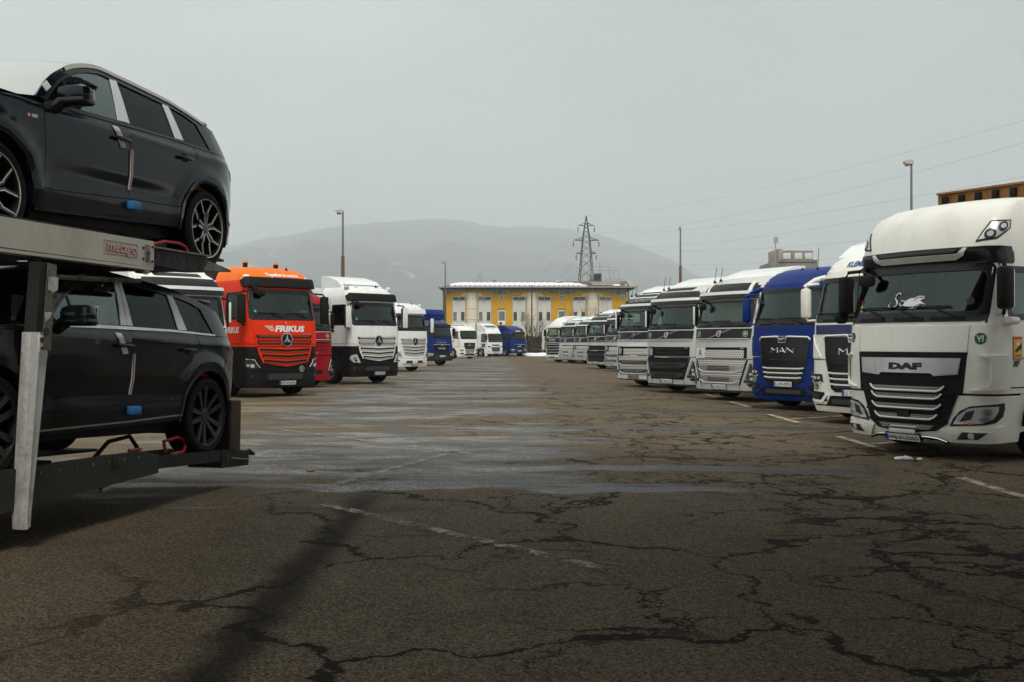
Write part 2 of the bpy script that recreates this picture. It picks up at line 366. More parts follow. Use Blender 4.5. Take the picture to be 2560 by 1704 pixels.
    band2 = t.m('ABSOLUTE', t.m('SUBTRACT', t.m('MULTIPLY_ADD', big, 1.2, X), t.m('MULTIPLY_ADD', Y, -.10, 3.6)))
    c3 = t.m('MULTIPLY', t.m('MULTIPLY', cracks(2.1, .02, .14, 5.3), t.ss(band2, .6, .2)), t.m('MULTIPLY', t.ss(Y, 24, 18), t.ss(Y, 9, 11)))
    c4 = t.m('MULTIPLY', t.m('MULTIPLY', cracks(1.1, .012, .050, 17.3), t.ss(t.noise(pos, .5, 3, .5), .43, .55)), t.m('MULTIPLY', t.ss(X, -2.0, .3), t.ss(Y, 50, 28)))
    ck = t.m('MAXIMUM', t.m('MAXIMUM', c1, c4), t.m('MAXIMUM', c2, c3))
    ck = t.m('MULTIPLY', ck, t.m('SUBTRACT', 1.0, t.m('MULTIPLY', gmask, .75)))
    col = t.mix(t.m('MULTIPLY', ck, .95), col, (.010, .008, .0065, 1))
    # damp trail left by a dripping load, oil spots
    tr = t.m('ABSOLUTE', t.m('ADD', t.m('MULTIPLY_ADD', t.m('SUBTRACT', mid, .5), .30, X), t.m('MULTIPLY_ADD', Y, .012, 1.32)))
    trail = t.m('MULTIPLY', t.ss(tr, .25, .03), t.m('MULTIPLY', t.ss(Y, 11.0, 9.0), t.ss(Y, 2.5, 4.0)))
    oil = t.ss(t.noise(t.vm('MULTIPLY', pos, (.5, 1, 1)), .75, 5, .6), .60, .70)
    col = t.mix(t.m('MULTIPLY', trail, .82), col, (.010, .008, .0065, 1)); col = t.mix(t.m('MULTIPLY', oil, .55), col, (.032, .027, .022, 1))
    dusty = t.m('MULTIPLY', t.ss(t.m('MULTIPLY_ADD', big, 2.0, X), -2.9, -5.2), t.ss(streak, .45, .6)); dusty = t.m('MULTIPLY', dusty, t.ss(Y, 14, 18))
    col = t.mix(t.m('MULTIPLY', dusty, .75), col, (.24, .18, .12, 1))
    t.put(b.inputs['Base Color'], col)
    rg = t.m('SUBTRACT', .80, t.m('MULTIPLY', gmask, t.ss(streak, .35, .7, .16, .36))); t.put(b.inputs['Roughness'], rg); t.put(b.inputs['Specular IOR Level'], t.m('MULTIPLY_ADD', gmask, .17, .07))
    hgt = t.m('SUBTRACT', t.m('MULTIPLY_ADD', grain, .5, t.m('MULTIPLY', grain2, .5)), t.m('MULTIPLY', ck, 1.4))
    bn = t.n('ShaderNodeBump', {'Strength': .55, 'Distance': .012, 'Height': hgt}); m.node_tree.links.new(bn.outputs[0], b.inputs['Normal'])
    MAT['asphalt'] = m; return m
asphalt()
gb = MB(); gb.add([(-900, -120, 0), (900, -120, 0), (900, 2600, 0), (-900, 2600, 0)], [(0, 1, 2, 3)])
mk('field', (.10, .095, .075), .9, var=.3)
gr0 = MB().add([(-10000, -120, -.06), (10000, -120, -.06), (10000, 9100, -.06), (-10000, 9100, -.06)], [(0, 1, 2, 3)]).build('ground', 'field'); tag(gr0, kind='structure')
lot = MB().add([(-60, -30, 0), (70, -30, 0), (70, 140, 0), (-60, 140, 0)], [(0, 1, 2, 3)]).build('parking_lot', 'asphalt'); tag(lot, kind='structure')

# worn paint: lines with holes rubbed through
def worn_paint(name, col, lo, hi):
    m = mk(name, col, .8); t = NT(m.node_tree); b = m.node_tree.nodes['Principled BSDF']
    pos = t.n('ShaderNodeNewGeometry').outputs['Position']
    f = t.ss(t.m('MULTIPLY_ADD', t.noise(pos, 38, 4, .7), .45, t.m('MULTIPLY', t.noise(pos, 4.5, 4, .6), .6)), lo, hi)
    t.put(b.inputs['Alpha'], f)
    t.put(b.inputs['Base Color'], t.mix(t.noise(pos, 9, 3, .6), tuple(c * .7 for c in col) + (1,), (*col, 1)))
    return m
worn_paint('worn_line', (.52, .43, .29), .40, .54); worn_paint('faint_line', (.36, .31, .25), .46, .60)
def strip(p, q, w): 
    p = Vector((*p, 0)); q = Vector((*q, 0)); n = (q - p).normalized().cross(Vector((0, 0, 1))) * w / 2
    return [p - n, q - n, q + n, p + n]
mrk = []
for x, y0, y1 in ((5.02, 11.15, 8.9), (5.28, 16.15, 14.0), (5.46, 21.2, 18.9), (5.66, 25.8, 23.6), (5.75, 30.0, 27.9)):
    ym = y0 - (y0 - y1) * .62
    for a, b_, dz in (((x, y0), (x - .02, y1), .006), ((x + .06, ym), (x + 8.0, ym + 5.2), .010)):
        o = MB().add([v + Vector((0, 0, dz)) for v in strip(a, b_, .13)], [(0, 1, 2, 3)]).build('bay_line', 'worn_line', fix=False); o.parent = lot
for a, b_ in (((-4.3, 17.7), (-.45, 13.4)), ((-1.75, 9.3), (.62, 6.62)), ((-.75, 14.0), (-1.95, 10.4)), ((-6.8, 24.0), (-3.9, 20.7)), ((-2.3, 29.), (-5.2, 33.))):
    o = MB().add([v + Vector((0, 0, .006)) for v in strip(a, b_, .13)], [(0, 1, 2, 3)]).build('bay_line', 'faint_line', fix=False); o.parent = lot

def blob(name, c, s, mat, seed=0, n=3, amp=.35):
    bm = bmesh.new(); bmesh.ops.create_icosphere(bm, subdivisions=n, radius=1.0)
    for q in bm.verts:
        k = 1 + amp * mnoise.noise(q.co * 2.2 + Vector((seed, seed * 3, 0))) + amp * .5 * mnoise.noise(q.co * 5 + Vector((seed, 0, 1)))
        q.co = Vector((q.co.x * s[0] * k, q.co.y * s[1] * k, max(q.co.z, -.12) * s[2] * k)) + Vector(c)
    me = bpy.data.meshes.new(name); bm.to_mesh(me); bm.free(); me.polygons.foreach_set('use_smooth', [True] * len(me.polygons)); return link(name, me, mat)
tag(blob('snow_lump', (5.08, 12.9, .01), (.12, .05, .035), 'snow', 2), 'small lump of melting snow on the asphalt before the big white truck', 'snow')
tag(blob('snow_lump', (5.27, 12.86, .01), (.04, .03, .02), 'snow', 5), 'tiny crumb of snow at the right end of the snow lump', 'snow')
tag(blob('snow_lump', (6.75, 12.3, .01), (.35, .2, .03), 'dirty_snow', 9), 'flat patch of dirty snow under the right side of the nearest truck', 'snow')
for i, (x, y, a, b_, h, lab) in enumerate(((3.0, 122, 2.2, 1.0, .42, 'low snow bank at the right end by the rearmost white truck'), (5.6, 122.6, 1.8, .9, .36, 'small snow bank hidden half behind the rearmost right-hand truck'), (.2, 123.5, 2.2, 1.0, .35, 'snow bank in the gap left of the brown hedge'), (-3.6, 124, 2.6, 1.0, .5, 'thin snow bank behind the blue box lorry'), (-8.5, 125, 3.5, 1.2, .5, 'thin snow bank behind the white box lorry'))):
    tag(blob('snow_bank', (x, y, 0), (a, b_, h), 'snow', 20 + i), lab, 'snow bank', 'snow banks at the far edge of the lot')

# ------------------------------------------------------------------ mountain
def mountain():
    sil = [(-900, 860), (-300, 800), (0, 735), (300, 680), (500, 628), (590, 612), (700, 590), (850, 566), (1000, 553), (1100, 547), (1170, 552), (1215, 566), (1260, 570), (1330, 567), (1400, 571), (1500, 588), (1580, 612), (1660, 645), (1740, 690), (1820, 730), (1950, 770), (2200, 800), (2600, 815), (3400, 835)]
    D0, D1 = 3200., 9000.; nx, ny = 260, 46; vs = []
    def H(px):
        for (a, ya), (b, yb) in zip(sil, sil[1:]):
            if a <= px <= b:
                u = (px - a) / (b - a); u = u * u * (3 - 2 * u) * .5 + u * .5; return (858 - (ya + (yb - ya) * u)) / 2489
        return .01
    for j in range(ny + 1):
        v = j / ny; d = D0 + (D1 - D0) * v
        for i in range(nx + 1):
            px = -900 + 4300 * i / nx; h = H(px) * D1 + 1.5; x = (px - 1280) / 2489 * D1 * (.55 + .45 * v)
            sp = v ** 1.15; z = h * sp
            rough_ = mnoise.fractal(Vector((x / 1000, d / 1260, 3.3)), .9, 2.1, 5) * 44 * math.sin(min(v, 1) * math.pi) 
            tree = (mnoise.noise(Vector((x / 36, d / 36, 1.0))) * 19 + mnoise.noise(Vector((x / 15, 7, 1.0))) * 12) * min(1, v * 2) * (h > 30)
            vs.append((x, d, max(-2, z + rough_ * (h / 250) + tree)))
    w_ = nx + 1; fs = [(j * w_ + i, j * w_ + i + 1, (j + 1) * w_ + i + 1, (j + 1) * w_ + i) for j in range(ny) for i in range(nx)]
    m = bpy.data.materials.new('forest_slope'); m.use_nodes = True; t = NT(m.node_tree); b = m.node_tree.nodes['Principled BSDF']
    pos = t.n('ShaderNodeNewGeometry').outputs['Position']; sx = t.n('ShaderNodeSeparateXYZ', {0: pos})
    f = t.noise(pos, .017, 6, .6); sn = t.noise(t.vm('MULTIPLY', pos, (1, .55, 2.4)), .0045, 6, .65, .8)
    meadow = t.m('MULTIPLY', t.ss(sn, .57, .68, 0, .38), t.m('MULTIPLY', t.m('MULTIPLY', t.ss(sx.outputs[2], 650, 450), t.ss(sx.outputs[2], 225, 325)), t.m('MULTIPLY', t.ss(sx.outputs[0], 145, -290), t.ss(sx.outputs[0], -2250, -1620))))
    c = t.mix(t.ss(f, .35, .65), (.036, .044, .046, 1), (.050, .056, .056, 1)); c = t.mix(meadow, c, (.72, .75, .78, 1)); t.put(b.inputs['Base Color'], c); b.inputs['Roughness'].default_value = .95
    MAT['forest_slope'] = m
    mb = MB(); mb.v = vs; mb.f = fs; o = mb.build('mountain', 'forest_slope', ang=180, fix=False); tag(o, kind='structure')
mountain()

# ------------------------------------------------------------------ yellow office building
mk('yellow_render', (.66, .365, .035), .85, dirt=.22, dcol=(.42, .22, .03), dscale=.5, bump=.1, bscale=30)
mk('cream_render', (.74, .67, .54), .85, dirt=.2, dcol=(.36, .31, .24), dscale=.5); mk('cream_band', (.74, .61, .38), .85)
mk('grey_panel', (.64, .64, .65), .6, dirt=.2, dcol=(.35, .33, .3)); mk('white_frame', (.80, .80, .77), .5); mk('window_dark', (.035, .045, .048), .12, spec=.7); mk('window_pale', (.16, .19, .19), .2, spec=.6, var=.3)
mk('roof_metal', (.085, .060, .048), .55, dirt=.3); mk('fascia', (.33, .30, .26), .6); mk('soffit', (.10, .10, .095), .7); mk('steel_grey', (.22, .22, .215), .5, metal=.3); mk('louvre', (.03, .033, .033), .6)
BD = 150.0; BS = 2489 / BD
bx = lambda px: (px - 1280) / BS
bz = lambda py: 1.5 + (858 - py) / BS
B = empty('office_building', (bx(1340), BD, 0), 0, 'yellow and cream office building with wavy parapet and snowy roof', 'building')
def bpart(name, mb, mat, parent=B): 
    o = mb.build(name, mat, B); o.location = (0, 0, 0); o.matrix_parent_inverse = Matrix.Translation((-bx(1340), -BD, 0))
    if parent is not B:
        o.parent = parent; o.matrix_parent_inverse = Matrix.Identity(4)
    return o
def bbox(x0, y0, x1, y1, d0, d1): return MB().box(((bx(x0) + bx(x1)) / 2, BD + (d0 + d1) / 2, (bz(y0) + bz(y1)) / 2), (abs(bx(x1) - bx(x0)), abs(d1 - d0), abs(bz(y1) - bz(y0))))
wave_y = lambda px: 731.2 - 4.6 * math.cos((px - 1181) / 149.5 * 2 * math.pi) if 1125 < px < 1545 else 736.4
# core behind everything
bpart('wall', bbox(1113, 722, 1566, 884, .32, 13), 'cream_render')
def wavy(px0, px1, y1, d0, d1, drop=0.):
    n = max(3, int((px1 - px0) / 4)); P = [(bx(px0 + (px1 - px0) * k / n), bz(wave_y(px0 + (px1 - px0) * k / n) + drop)) for k in range(n + 1)] + [(bx(px1), bz(y1)), (bx(px0), bz(y1))]
    return MB().prism_y(P, BD + d0, BD + d1)
for x0, x1 in ((1111, 1130.5), (1228, 1281), (1377.5, 1431.5), (1530, 1567)):
    bpart('yellow_bay', wavy(x0, x1, 884, -.06, .3), 'yellow_render')
for x0, x1 in ((1130.5, 1228), (1281, 1377.5), (1431.5, 1530)):
    bpart('yellow_crown', wavy(x0, x1, 741, -.04, .3), 'yellow_render')
    xc = (x0 + x1) / 2 + 1
    P = [(bx(xc + 29 * math.cos(R(a))), bz(742.5 - 11.5 * math.sin(R(a)))) for a in range(0, 181, 10)]
    bpart('arch_panel', MB().prism_y(P, BD - .09, BD + .2), 'cream_band')
    bpart('infill', bbox(x0, 741, x1, 884, .02, .31), 'cream_render')
    # rounded oriel
    mb = MB(); rr_ = bx(xc + 14.5) - bx(xc)
    vs = []; n = 12
    for zz in (0.0, bz(734)): vs += [(bx(xc) + rr_ * math.cos(math.pi * k / n), BD + .02 - rr_ * .75 * math.sin(math.pi * k / n), zz) for k in range(n + 1)]
    mb.add(vs, [(k, k + 1, k + n + 2, k + n + 1) for k in range(n)] + [tuple(range(n + 1, 2 * n + 2))]); ori = bpart('oriel', mb, 'cream_render')
    for yy in (747, 772, 799, 826):
        m2 = MB(); m2.tube([(bx(xc) + (rr_ + .01) * math.cos(math.pi * k / n), BD + .02 - (rr_ + .01) * .75 * math.sin(math.pi * k / n), bz(yy)) for k in range(n + 1)], .05, 5); bpart('band', m2, 'cream_band', ori)
    for s0 in (x0 + .5, x1 - 32.5):
        for k, (a, b_) in enumerate(((1.5, 15.5), (17, 31))):
            wdw = bpart('window', bbox(s0 + a - 1, 741.5, s0 + b_ + 1, 753, -.08, .1), 'white_frame'); bpart('pane', bbox(s0 + a, 742.8, s0 + b_, 751.6, -.11, .08), random.choice(['window_dark', 'window_dark', 'window_pale']), wdw)
        for a, b_ in ((.5, 12.5), (20, 32)):
            bpart('panel', bbox(s0 + a, 753.5, s0 + b_, 779, -.07, .1), 'grey_panel'); bpart('panel', bbox(s0 + a, 804, s0 + b_, 829, -.07, .1), 'grey_panel')
            for ya, yb in ((779.5, 803.5), (829.5, 855)):
                wdw = bpart('window', bbox(s0 + a + .5, ya, s0 + b_ - .5, yb, -.08, .1), 'white_frame'); bpart('pane', bbox(s0 + a + 1.6, ya + 1.2, s0 + b_ - 1.6, yb - 1.2, -.11, .08), random.choice(['window_dark', 'window_pale', 'window_dark']), wdw)
    for xx in (xc - 17.3, xc + 15.3): bpart('yellow_strip', bbox(xx, 741, xx + 2, 884, -.05, .1), 'yellow_render')
for px_, xl in ((1254, 1246), (1404.5, 1396)):
    dr = bpart('balcony_window', bbox(xl - 1, 774, xl + 17.5, 812, -.1, .1), 'white_frame'); bpart('pane', bbox(xl + .4, 779, xl + 16, 802.5, -.13, .08), 'window_pale', dr); bpart('lintel', bbox(xl - 1.5, 772.8, xl + 18, 774.3, -.2, .1), 'roof_metal', dr)
acu = bpart('cooling_unit', bbox(1247, 805, 1262, 813.5, -.75, -.12), 'white_frame'); bpart('fan', MB().cyl((bx(1252), BD - .80, bz(809.3)), (bx(1252), BD - .7, bz(809.3)), .21, n=16), 'window_dark', acu)
for px_, py_ in ((1254, 747), (1404.5, 745.5), (1555.5, 744.3)):
    rw = bpart('round_window', MB().cyl((bx(px_), BD - .14, bz(py_)), (bx(px_), BD, bz(py_)), .40, n=24), 'white_frame'); bpart('pane', MB().cyl((bx(px_), BD - .17, bz(py_)), (bx(px_), BD, bz(py_)), .33, n=24), 'window_dark', rw)
    bpart('glazing_bar', MB().box((bx(px_), BD - .18, bz(py_)), (.66, .06, .07)).box((bx(px_), BD - .182, bz(py_) - (0 if px_ > 1500 else .15)), (.07, .06, .66 if px_ > 1500 else .34)), 'white_frame', rw)
# clerestory behind the wavy parapet
for k in range(32):
    x0 = 1116 + k * 14.1
    if x0 + 12 > 1566: break
    wdw = bpart('clerestory_window', bbox(x0, 722.3, x0 + 13.6, 738.5, .18, .34), 'white_frame'); bpart('pane', bbox(x0 + .9, 723.2, x0 + 12.8, 737.5, .13, .3), 'window_pale' if k % 3 else 'window_dark', wdw)
# roof: eaves, hipped metal roof, snow
roof = MB(); L, Rr = bx(1098), bx(1588); ez = bz(719.2); rz_ = bz(700.5)
e = [(L, BD - 1.5, ez), (Rr, BD - 1.5, ez), (Rr, BD + 14.5, ez), (L, BD + 14.5, ez), (bx(1172), BD + 5.2, rz_), (bx(1572), BD + 5.2, rz_ + .12), (bx(1572), BD + 8, rz_ + .12), (bx(1172), BD + 8, rz_)]
roof.add(e, [(0, 1, 5, 4), (1, 2, 6, 5), (2, 3, 7, 6), (3, 0, 4, 7), (4, 5, 6, 7)]); ro = bpart('roof', roof, 'roof_metal')
bpart('eave', MB().box(((L + Rr) / 2, BD + 6.5, ez - .10), (Rr - L - .05, 15.9, .14)), 'soffit', ro); bpart('fascia', MB().box(((L + Rr) / 2, BD - 1.56, ez - .03), (Rr - L + .1, .1, .19)), 'fascia', ro)
bpart('gable_trim', MB().prism_x([(BD - 1.5, ez), (BD + 5.2, rz_ + .3), (BD + 5.2, rz_ - .4), (BD - 1.0, ez - .15)], Rr - .9, Rr + .02), 'fascia', ro)
def rsurf(px, v):
    z = ez + (rz_ - ez) * v; return Vector((bx(px), BD - 1.5 + 6.7 * v, z))
sn_ = MB(); n = 120; vs = []
for k in range(n + 1):
    px = 1126 + (1466 - 1126) * k / n; hi = .60 if px < 1395 else (.42 + .16 * math.sin((px - 1395) / 16))
    hi += .05 * math.sin(px * .9) + .04 * math.sin(px * .37); hi = min(hi, (px - 1108) / 62); 
    if px > 1452: hi *= (1466 - px) / 14
    vs += [rsurf(px, .04) + Vector((0, -.02, .03)), rsurf(px, .04) + Vector((0, -.02, .26)), rsurf(px, max(hi, .06)) + Vector((0, 0, .24)), rsurf(px, max(hi, .06)) + Vector((0, .05, .01))]
sn_.add(vs, [(4 * k + q, 4 * k + q + 1, 4 * k + q + 5, 4 * k + q + 4) for k in range(n) for q in range(3)]); bpart('roof_snow', sn_, 'snow', ro)
for a, b_, h0, h1 in ((1480, 1552, .36, .5), (1532, 1550, .1, .3), (1561, 1568, .2, .3)):
    bpart('roof_snow', MB().add([rsurf(a, h0) + Vector((0, 0, .1)), rsurf(b_, h0) + Vector((0, 0, .1)), rsurf(b_, h1) + Vector((0, 0, .12)), rsurf(a + 3, h1) + Vector((0, 0, .12))], [(0, 1, 2, 3)]), 'snow', ro)
for k in range(26): bpart('snow_guard', MB().box(tuple(rsurf(1140 + k * 12.2, .02) + Vector((0, 0, .16))), (.12, .1, .28)), 'fascia', ro)
bpart('downpipe', MB().cyl((bx(1109.5), BD - .5, 0), (bx(1109.5), BD - .5, ez - .15), .11, n=8), 'soffit'); bpart('downpipe', MB().cyl((bx(1570), BD - .3, 0), (bx(1570), BD - .3, ez - .15), .11, n=8), 'soffit')
# roof plant: boxed cooler, railings, aerial
pl = bpart('roof_cooler', MB().box((bx(1493.5), BD + 3.2, bz(690.5)), (1.75, 1.6, 1.2), bev=.03), 'steel_grey', ro); bpart('louvre', MB().box((bx(1497), BD + 2.36, bz(690.5)), (1.05, .06, .98)), 'louvre', pl)
bpart('platform', MB().box((bx(1515), BD + 2.2, bz(703.5)), (4.6, 1.4, .1)).box((bx(1515), BD + 1.45, bz(706)), (4.8, .08, .22)), 'fascia', ro)
rl = MB()
for x0, x1, yt in ((1450, 1486, 679), (1487, 1554, 672), (1520, 1563, 694)):
    rl.tube([(bx(x0), BD + 4, bz(yt)), (bx(x1), BD + 4, bz(yt))], .045, 5)
    for q in range(4): xx = x0 + (x1 - x0) * q / 3; rl.tube([(bx(xx), BD + 4, bz(702)), (bx(xx), BD + 4, bz(yt))], .04, 5)
rl.tube([(bx(1479), BD + 4, bz(661.5)), (bx(1531), BD + 4, bz(661.5))], .05, 5).tube([(bx(1505), BD + 4, bz(702)), (bx(1505), BD + 4, bz(653))], .06, 6)
for xx in (1485, 1530): rl.tube([(bx(xx), BD + 4, bz(702)), (bx(xx), BD + 4, bz(662))], .03, 5)
for s_ in (-1, 1): rl.tube([(bx(1540), BD + 4, bz(674)), (bx(1540 + 7 * s_), BD + 4, bz(700))], .03, 5); rl.tube([(bx(1505), BD + 4, bz(655)), (bx(1505 + 4 * s_), BD + 4, bz(662))], .03, 5)
mk('rail_paint', (.42, .36, .29), .6); bpart('aerial_frame', rl, 'rail_paint', ro)
bpart('roof_vent', MB().cyl((bx(1234), BD + 6, bz(703)), (bx(1234), BD + 6, bz(697)), .08, n=8).box((bx(1234), BD + 6, bz(696)), (.66, .4, .14)), 'fascia', ro)
bpart('skylight', MB().box((bx(1396), BD + 2.6, bz(702.6) + .1), (.55, .3, .16)), 'white_frame', ro)
bpart('brass_sign', MB().box((bx(1549), BD - .1, bz(772)), (.35, .05, .3)), 'window_dark')

# ------------------------------------------------------------------ hedges, shrubs, flag pole in front of the building
mk('bark', (.085, .065, .05), .9); mk('twig_red', (.15, .075, .04), .9); mk('hedge_brown', (.095, .045, .025), .9, var=.4); mk('hedge_brown_dark', (.04, .024, .016), .9); mk('kerb_stone', (.24, .22, .20), .85, dirt=.3)
tag(MB().box((10, 137.5, .35), (40, .5, .7), bev=.05).build('retaining_wall', 'kerb_stone'), 'low grey retaining wall below the brown hedge', 'wall')
def hedge(x0, x1, y, z0, z1, lab):
    e = empty('hedge', ((x0 + x1) / 2, y, 0), 0, lab, 'hedge', 'clipped brown hedges before the yellow building')
    core = MB().box((0, 0, (z0 + z1) / 2), (x1 - x0 - .3, .7, z1 - z0 - .2)); core.box((0, 0, z0 / 2), (x1 - x0 - .6, .3, z0 + .1)); core.build('stem_core', 'hedge_brown_dark', e)
    lf = MB(); rnd = random.Random(int(x0 * 10))
    for k in range(int(900 * (x1 - x0) / 3)):
        p = Vector((rnd.uniform(x0, x1) - (x0 + x1) / 2, rnd.choice([-1, 1]) * rnd.uniform(.25, .55), rnd.uniform(z0, z1 + .1))); s = rnd.uniform(.05, .12)
        q = Matrix.Rotation(rnd.uniform(0, 6.3), 3, Vector((rnd.uniform(-1, 1), rnd.uniform(-1, 1), rnd.uniform(-1, 1))).normalized()); lf.add([p + q @ Vector(v) * s for v in ((-1, 0, -.6), (1, 0, -.6), (0, 0, 1))], [(0, 1, 2)])
    o = lf.build('leaves', 'hedge_brown', e, fix=False); o['kind'] = 'stuff'
hedge(1.85, 4.15, 136.5, .72, 2.35, 'short brown clipped hedge block left of the pole gap'); hedge(4.45, 8.4, 136.5, .72, 2.35, 'long brown clipped hedge block right of the gap, running behind trucks')
def bare_tree(name, x, y, h, seed, lab, mat='bark', spread=.5, depth=4, n0=5, multi=True, r0=.05, grp='bare shrubs before the yellow building', z0=.0, cat='shrub'):
    rnd = random.Random(seed); e = empty(name, (x, y, z0), 0, lab, cat, grp); tw = MB(); tk = MB()
    def grow(p, d, L, r, k):
        q = p + d * L; (tk if k >= depth - 1 else tw).tube([p, p + d * L * .5 + Vector((rnd.uniform(-1, 1), rnd.uniform(-1, 1), 0)) * L * .05, q], [r, r * .8, r * .6], 4)
        if k <= 0: return
        for _ in range(rnd.choice([2, 3])):
            dd = (d + Vector((rnd.uniform(-1, 1), rnd.uniform(-1, 1), rnd.uniform(-.1, .7))) * spread).normalized(); grow(p + d * L * rnd.uniform(.5, 1.0), dd, L * rnd.uniform(.55, .85), r * .6, k - 1)
    for _ in range(n0): grow(Vector((rnd.uniform(-.2, .2), rnd.uniform(-.2, .2), 0)), Vector((rnd.uniform(-.35, .35), rnd.uniform(-.35, .35), 1)).normalized(), h * rnd.uniform(.28, .42), r0, depth)
    tk.build('trunk', mat, e, fix=False); o = tw.build('crown', mat, e, fix=False)
bare_tree('bare_shrub', 2.55, 134, 6.6, 3, 'tall bare shrub beside the dark pole before the building', spread=.42)
bare_tree('bare_shrub', 3.35, 135, 5.2, 31, 'lower bare shrub leaning right of the dark pole', spread=.45)
bare_tree('bare_shrub', 7.6, 139, 7.0, 12, 'bare shrub before the second yellow bay, left of the balcony window', 'twig_red', .4)
bare_tree('bare_shrub', 9.6, 139, 6.8, 14, 'reddish bare shrub right of the second balcony window', 'twig_red', .4)
bare_tree('bare_shrub', 11.4, 139, 8.2, 15, 'tall reddish bare shrub before the cream bay behind the trucks', 'twig_red', .38)
bare_tree('bare_shrub', 12.9, 139, 7.4, 18, 'bare shrub before the third oriel behind the trucks', 'twig_red', .38)
bare_tree('bare_shrub', 16.3, 139, 7.4, 21, 'bare shrub against the right-hand yellow bay', 'twig_red', .38)
mk('pole_dark', (.035, .032, .03), .5); mk('pole_rust', (.13, .075, .045), .7, dirt=.4); mk('pole_steel', (.16, .17, .17), .5, metal=.4); mk('lamp_head', (.48, .44, .38), .5)
po = empty('flag_pole', (bx(1329.5) * 133 / BD, 133, 0), 0, 'slim dark pole standing before the yellow building', 'pole'); MB().cyl((0, 0, 0), (0, 0, 9.0), .10, .08, n=8).build('shaft', 'pole_dark', po); MB().cyl((0, 0, 0), (0, 0, .12), .22, n=10).build('base_plate', 'pole_dark', po); MB().lathe([(0, .14), (.1, .08), (.1, 0), (0, -.04)], (0, 0, 9.05), (0, 0, 1), 10).build('finial', 'pole_dark', po)

# ------------------------------------------------------------------ street lamps
def lamp(px, d, ptop, hx, lab, head=1.0, tilt=0.):
    x = (px - 1280) / 2489 * d; h = 1.5 + (858 - ptop) / 2489 * d
    e = empty('street_lamp', (x, d, 0), 0, lab, 'street lamp', 'street lamps round the lot'); 
    MB().cyl((0, 0, 0), (0, 0, h * .72), .14, .10, n=10).build('lower_pole', 'pole_rust', e); MB().cyl((0, 0, h * .72), (0, 0, h), .065, .05, n=8).build('upper_pole', 'pole_steel', e)
    MB().cyl((0, 0, 0), (0, 0, .3), .2, .17, n=10).build('base', 'pole_rust', e)
    if hx:
        l = MB(); l.prism_y([(0.06, -.06), (0.06, .12), (hx * .25, .16), (hx, .10), (hx, .03), (hx * .8, -.04)], -.14, .14)
        lo = l.build('lamp_head', 'lamp_head', e); lo.location = (0, 0, h); MB().box((hx * .55, 0, h - .08), (abs(hx) * .5, .2, .1), bev=.03).build('lamp_glass', 'window_pale', e)
lamp(857, 57, 531, -.42, 'rust brown lamp post left of the mountain top, above the white truck')
lamp(1113, 103, 656, -.45, 'thin lamp post at the left corner of the yellow building')
lamp(1701, 74, 571, -.12, 'bare thin lamp post rising behind the middle of the right-hand trucks')
lamp(2278.5, 47, 409, -.36, 'tall lamp post rising behind the nearest white truck on the right')

# ------------------------------------------------------------------ pylons and wires
mk('pylon_steel', (.05, .058, .062), .6, metal=.3); mk('insulator', (.10, .06, .07), .4); mk('wire', (.22, .20, .19), .6)
def pylon(px, d, ptop, scale, lab, pbase=0.):
    x = (px - 1280) / 2489 * d; k = d / 2489; zt = 1.5 + (858 - ptop) * k
    e = empty('power_pylon', (x, d, 0), R(4), lab, 'pylon'); tw = MB(); r = .09 * scale
    hw = lambda z: max(.12, (1 - z / zt) ** .9 * 62 * k * .42 + 3.2 * k * min(1, (zt - z) / (60 * k)))
    levels = [0.]; 
    while levels[-1] < zt * .985: levels.append(levels[-1] + max(1.0 * scale, hw(levels[-1]) * 1.5))
    levels[-1] = zt
    for z0, z1 in zip(levels, levels[1:]):
        a, b_ = hw(z0), hw(z1) if z1 < zt else .05
        c0 = [(-a, -a), (a, -a), (a, a), (-a, a)]; c1 = [(-b_, -b_), (b_, -b_), (b_, b_), (-b_, b_)]
        for q in range(4):
            tw.tube([(*c0[q], z0), (*c1[q], z1)], r, 4); tw.tube([(*c0[q], z0), (*c1[(q + 1) % 4], z1)], r * .5, 3); tw.tube([(*c0[(q + 1) % 4], z0), (*c1[q], z1)], r * .5, 3)
    tw.build('lattice_tower', 'pylon_steel', e, fix=False); tips = []
    for py, half in ((565, 20.5), (601.5, 32), (634.5, 25)):
        z = 1.5 + (858 - (ptop + (py - 540) * scale)) * k; hh = half * k * scale; a = hw(z)
        for s in (-1, 1):
            am = MB()
            for yy in (-a, a): am.tube([(s * a, yy, z), (s * hh, 0, z)], r * .7, 4); am.tube([(s * hw(z + 7 * k * scale), yy, z + 7 * k * scale), (s * hh, 0, z)], r * .55, 4)
            for u in (.35, .65): am.tube([(s * (a + (hh - a) * u), -a * (1 - u), z), (s * (a + (hh - a) * u), a * (1 - u), z)], r * .5, 3)
            arm = am.build('cross_arm', 'pylon_steel', e, fix=False)
            MB().lathe([(.02, 0), (.10 * scale + .03, -.2), (.10 * scale + .03, -12 * k * scale), (.02, -13 * k * scale)], (s * hh, 0, z - .3), (0, 0, 1), 6).build('insulator', 'insulator', arm); tips.append(Vector((x + s * hh, d, z - .4 - 13 * k * scale)))
    return tips, Vector((x, d, zt))
tips, top = pylon(1465.5, 254, 540, 1.0, 'large lattice power pylon behind the yellow building')
pylon(1200, 620, 680, .36, 'small distant lattice pylon above the left roof of the yellow building')
def wire(a, b_, sag, lab, r=.009):
    n = 36; pts = [a + (b_ - a) * (k / n) + Vector((0, 0, -sag * 4 * (k / n) * (1 - k / n))) for k in range(n + 1)]
    tag(MB().tube(pts, r, 4).build('power_line', 'wire', fix=False), lab, 'power line', 'power lines')
ends = {1: (2760, 390), 3: (2760, 470), 5: (2760, 556)}
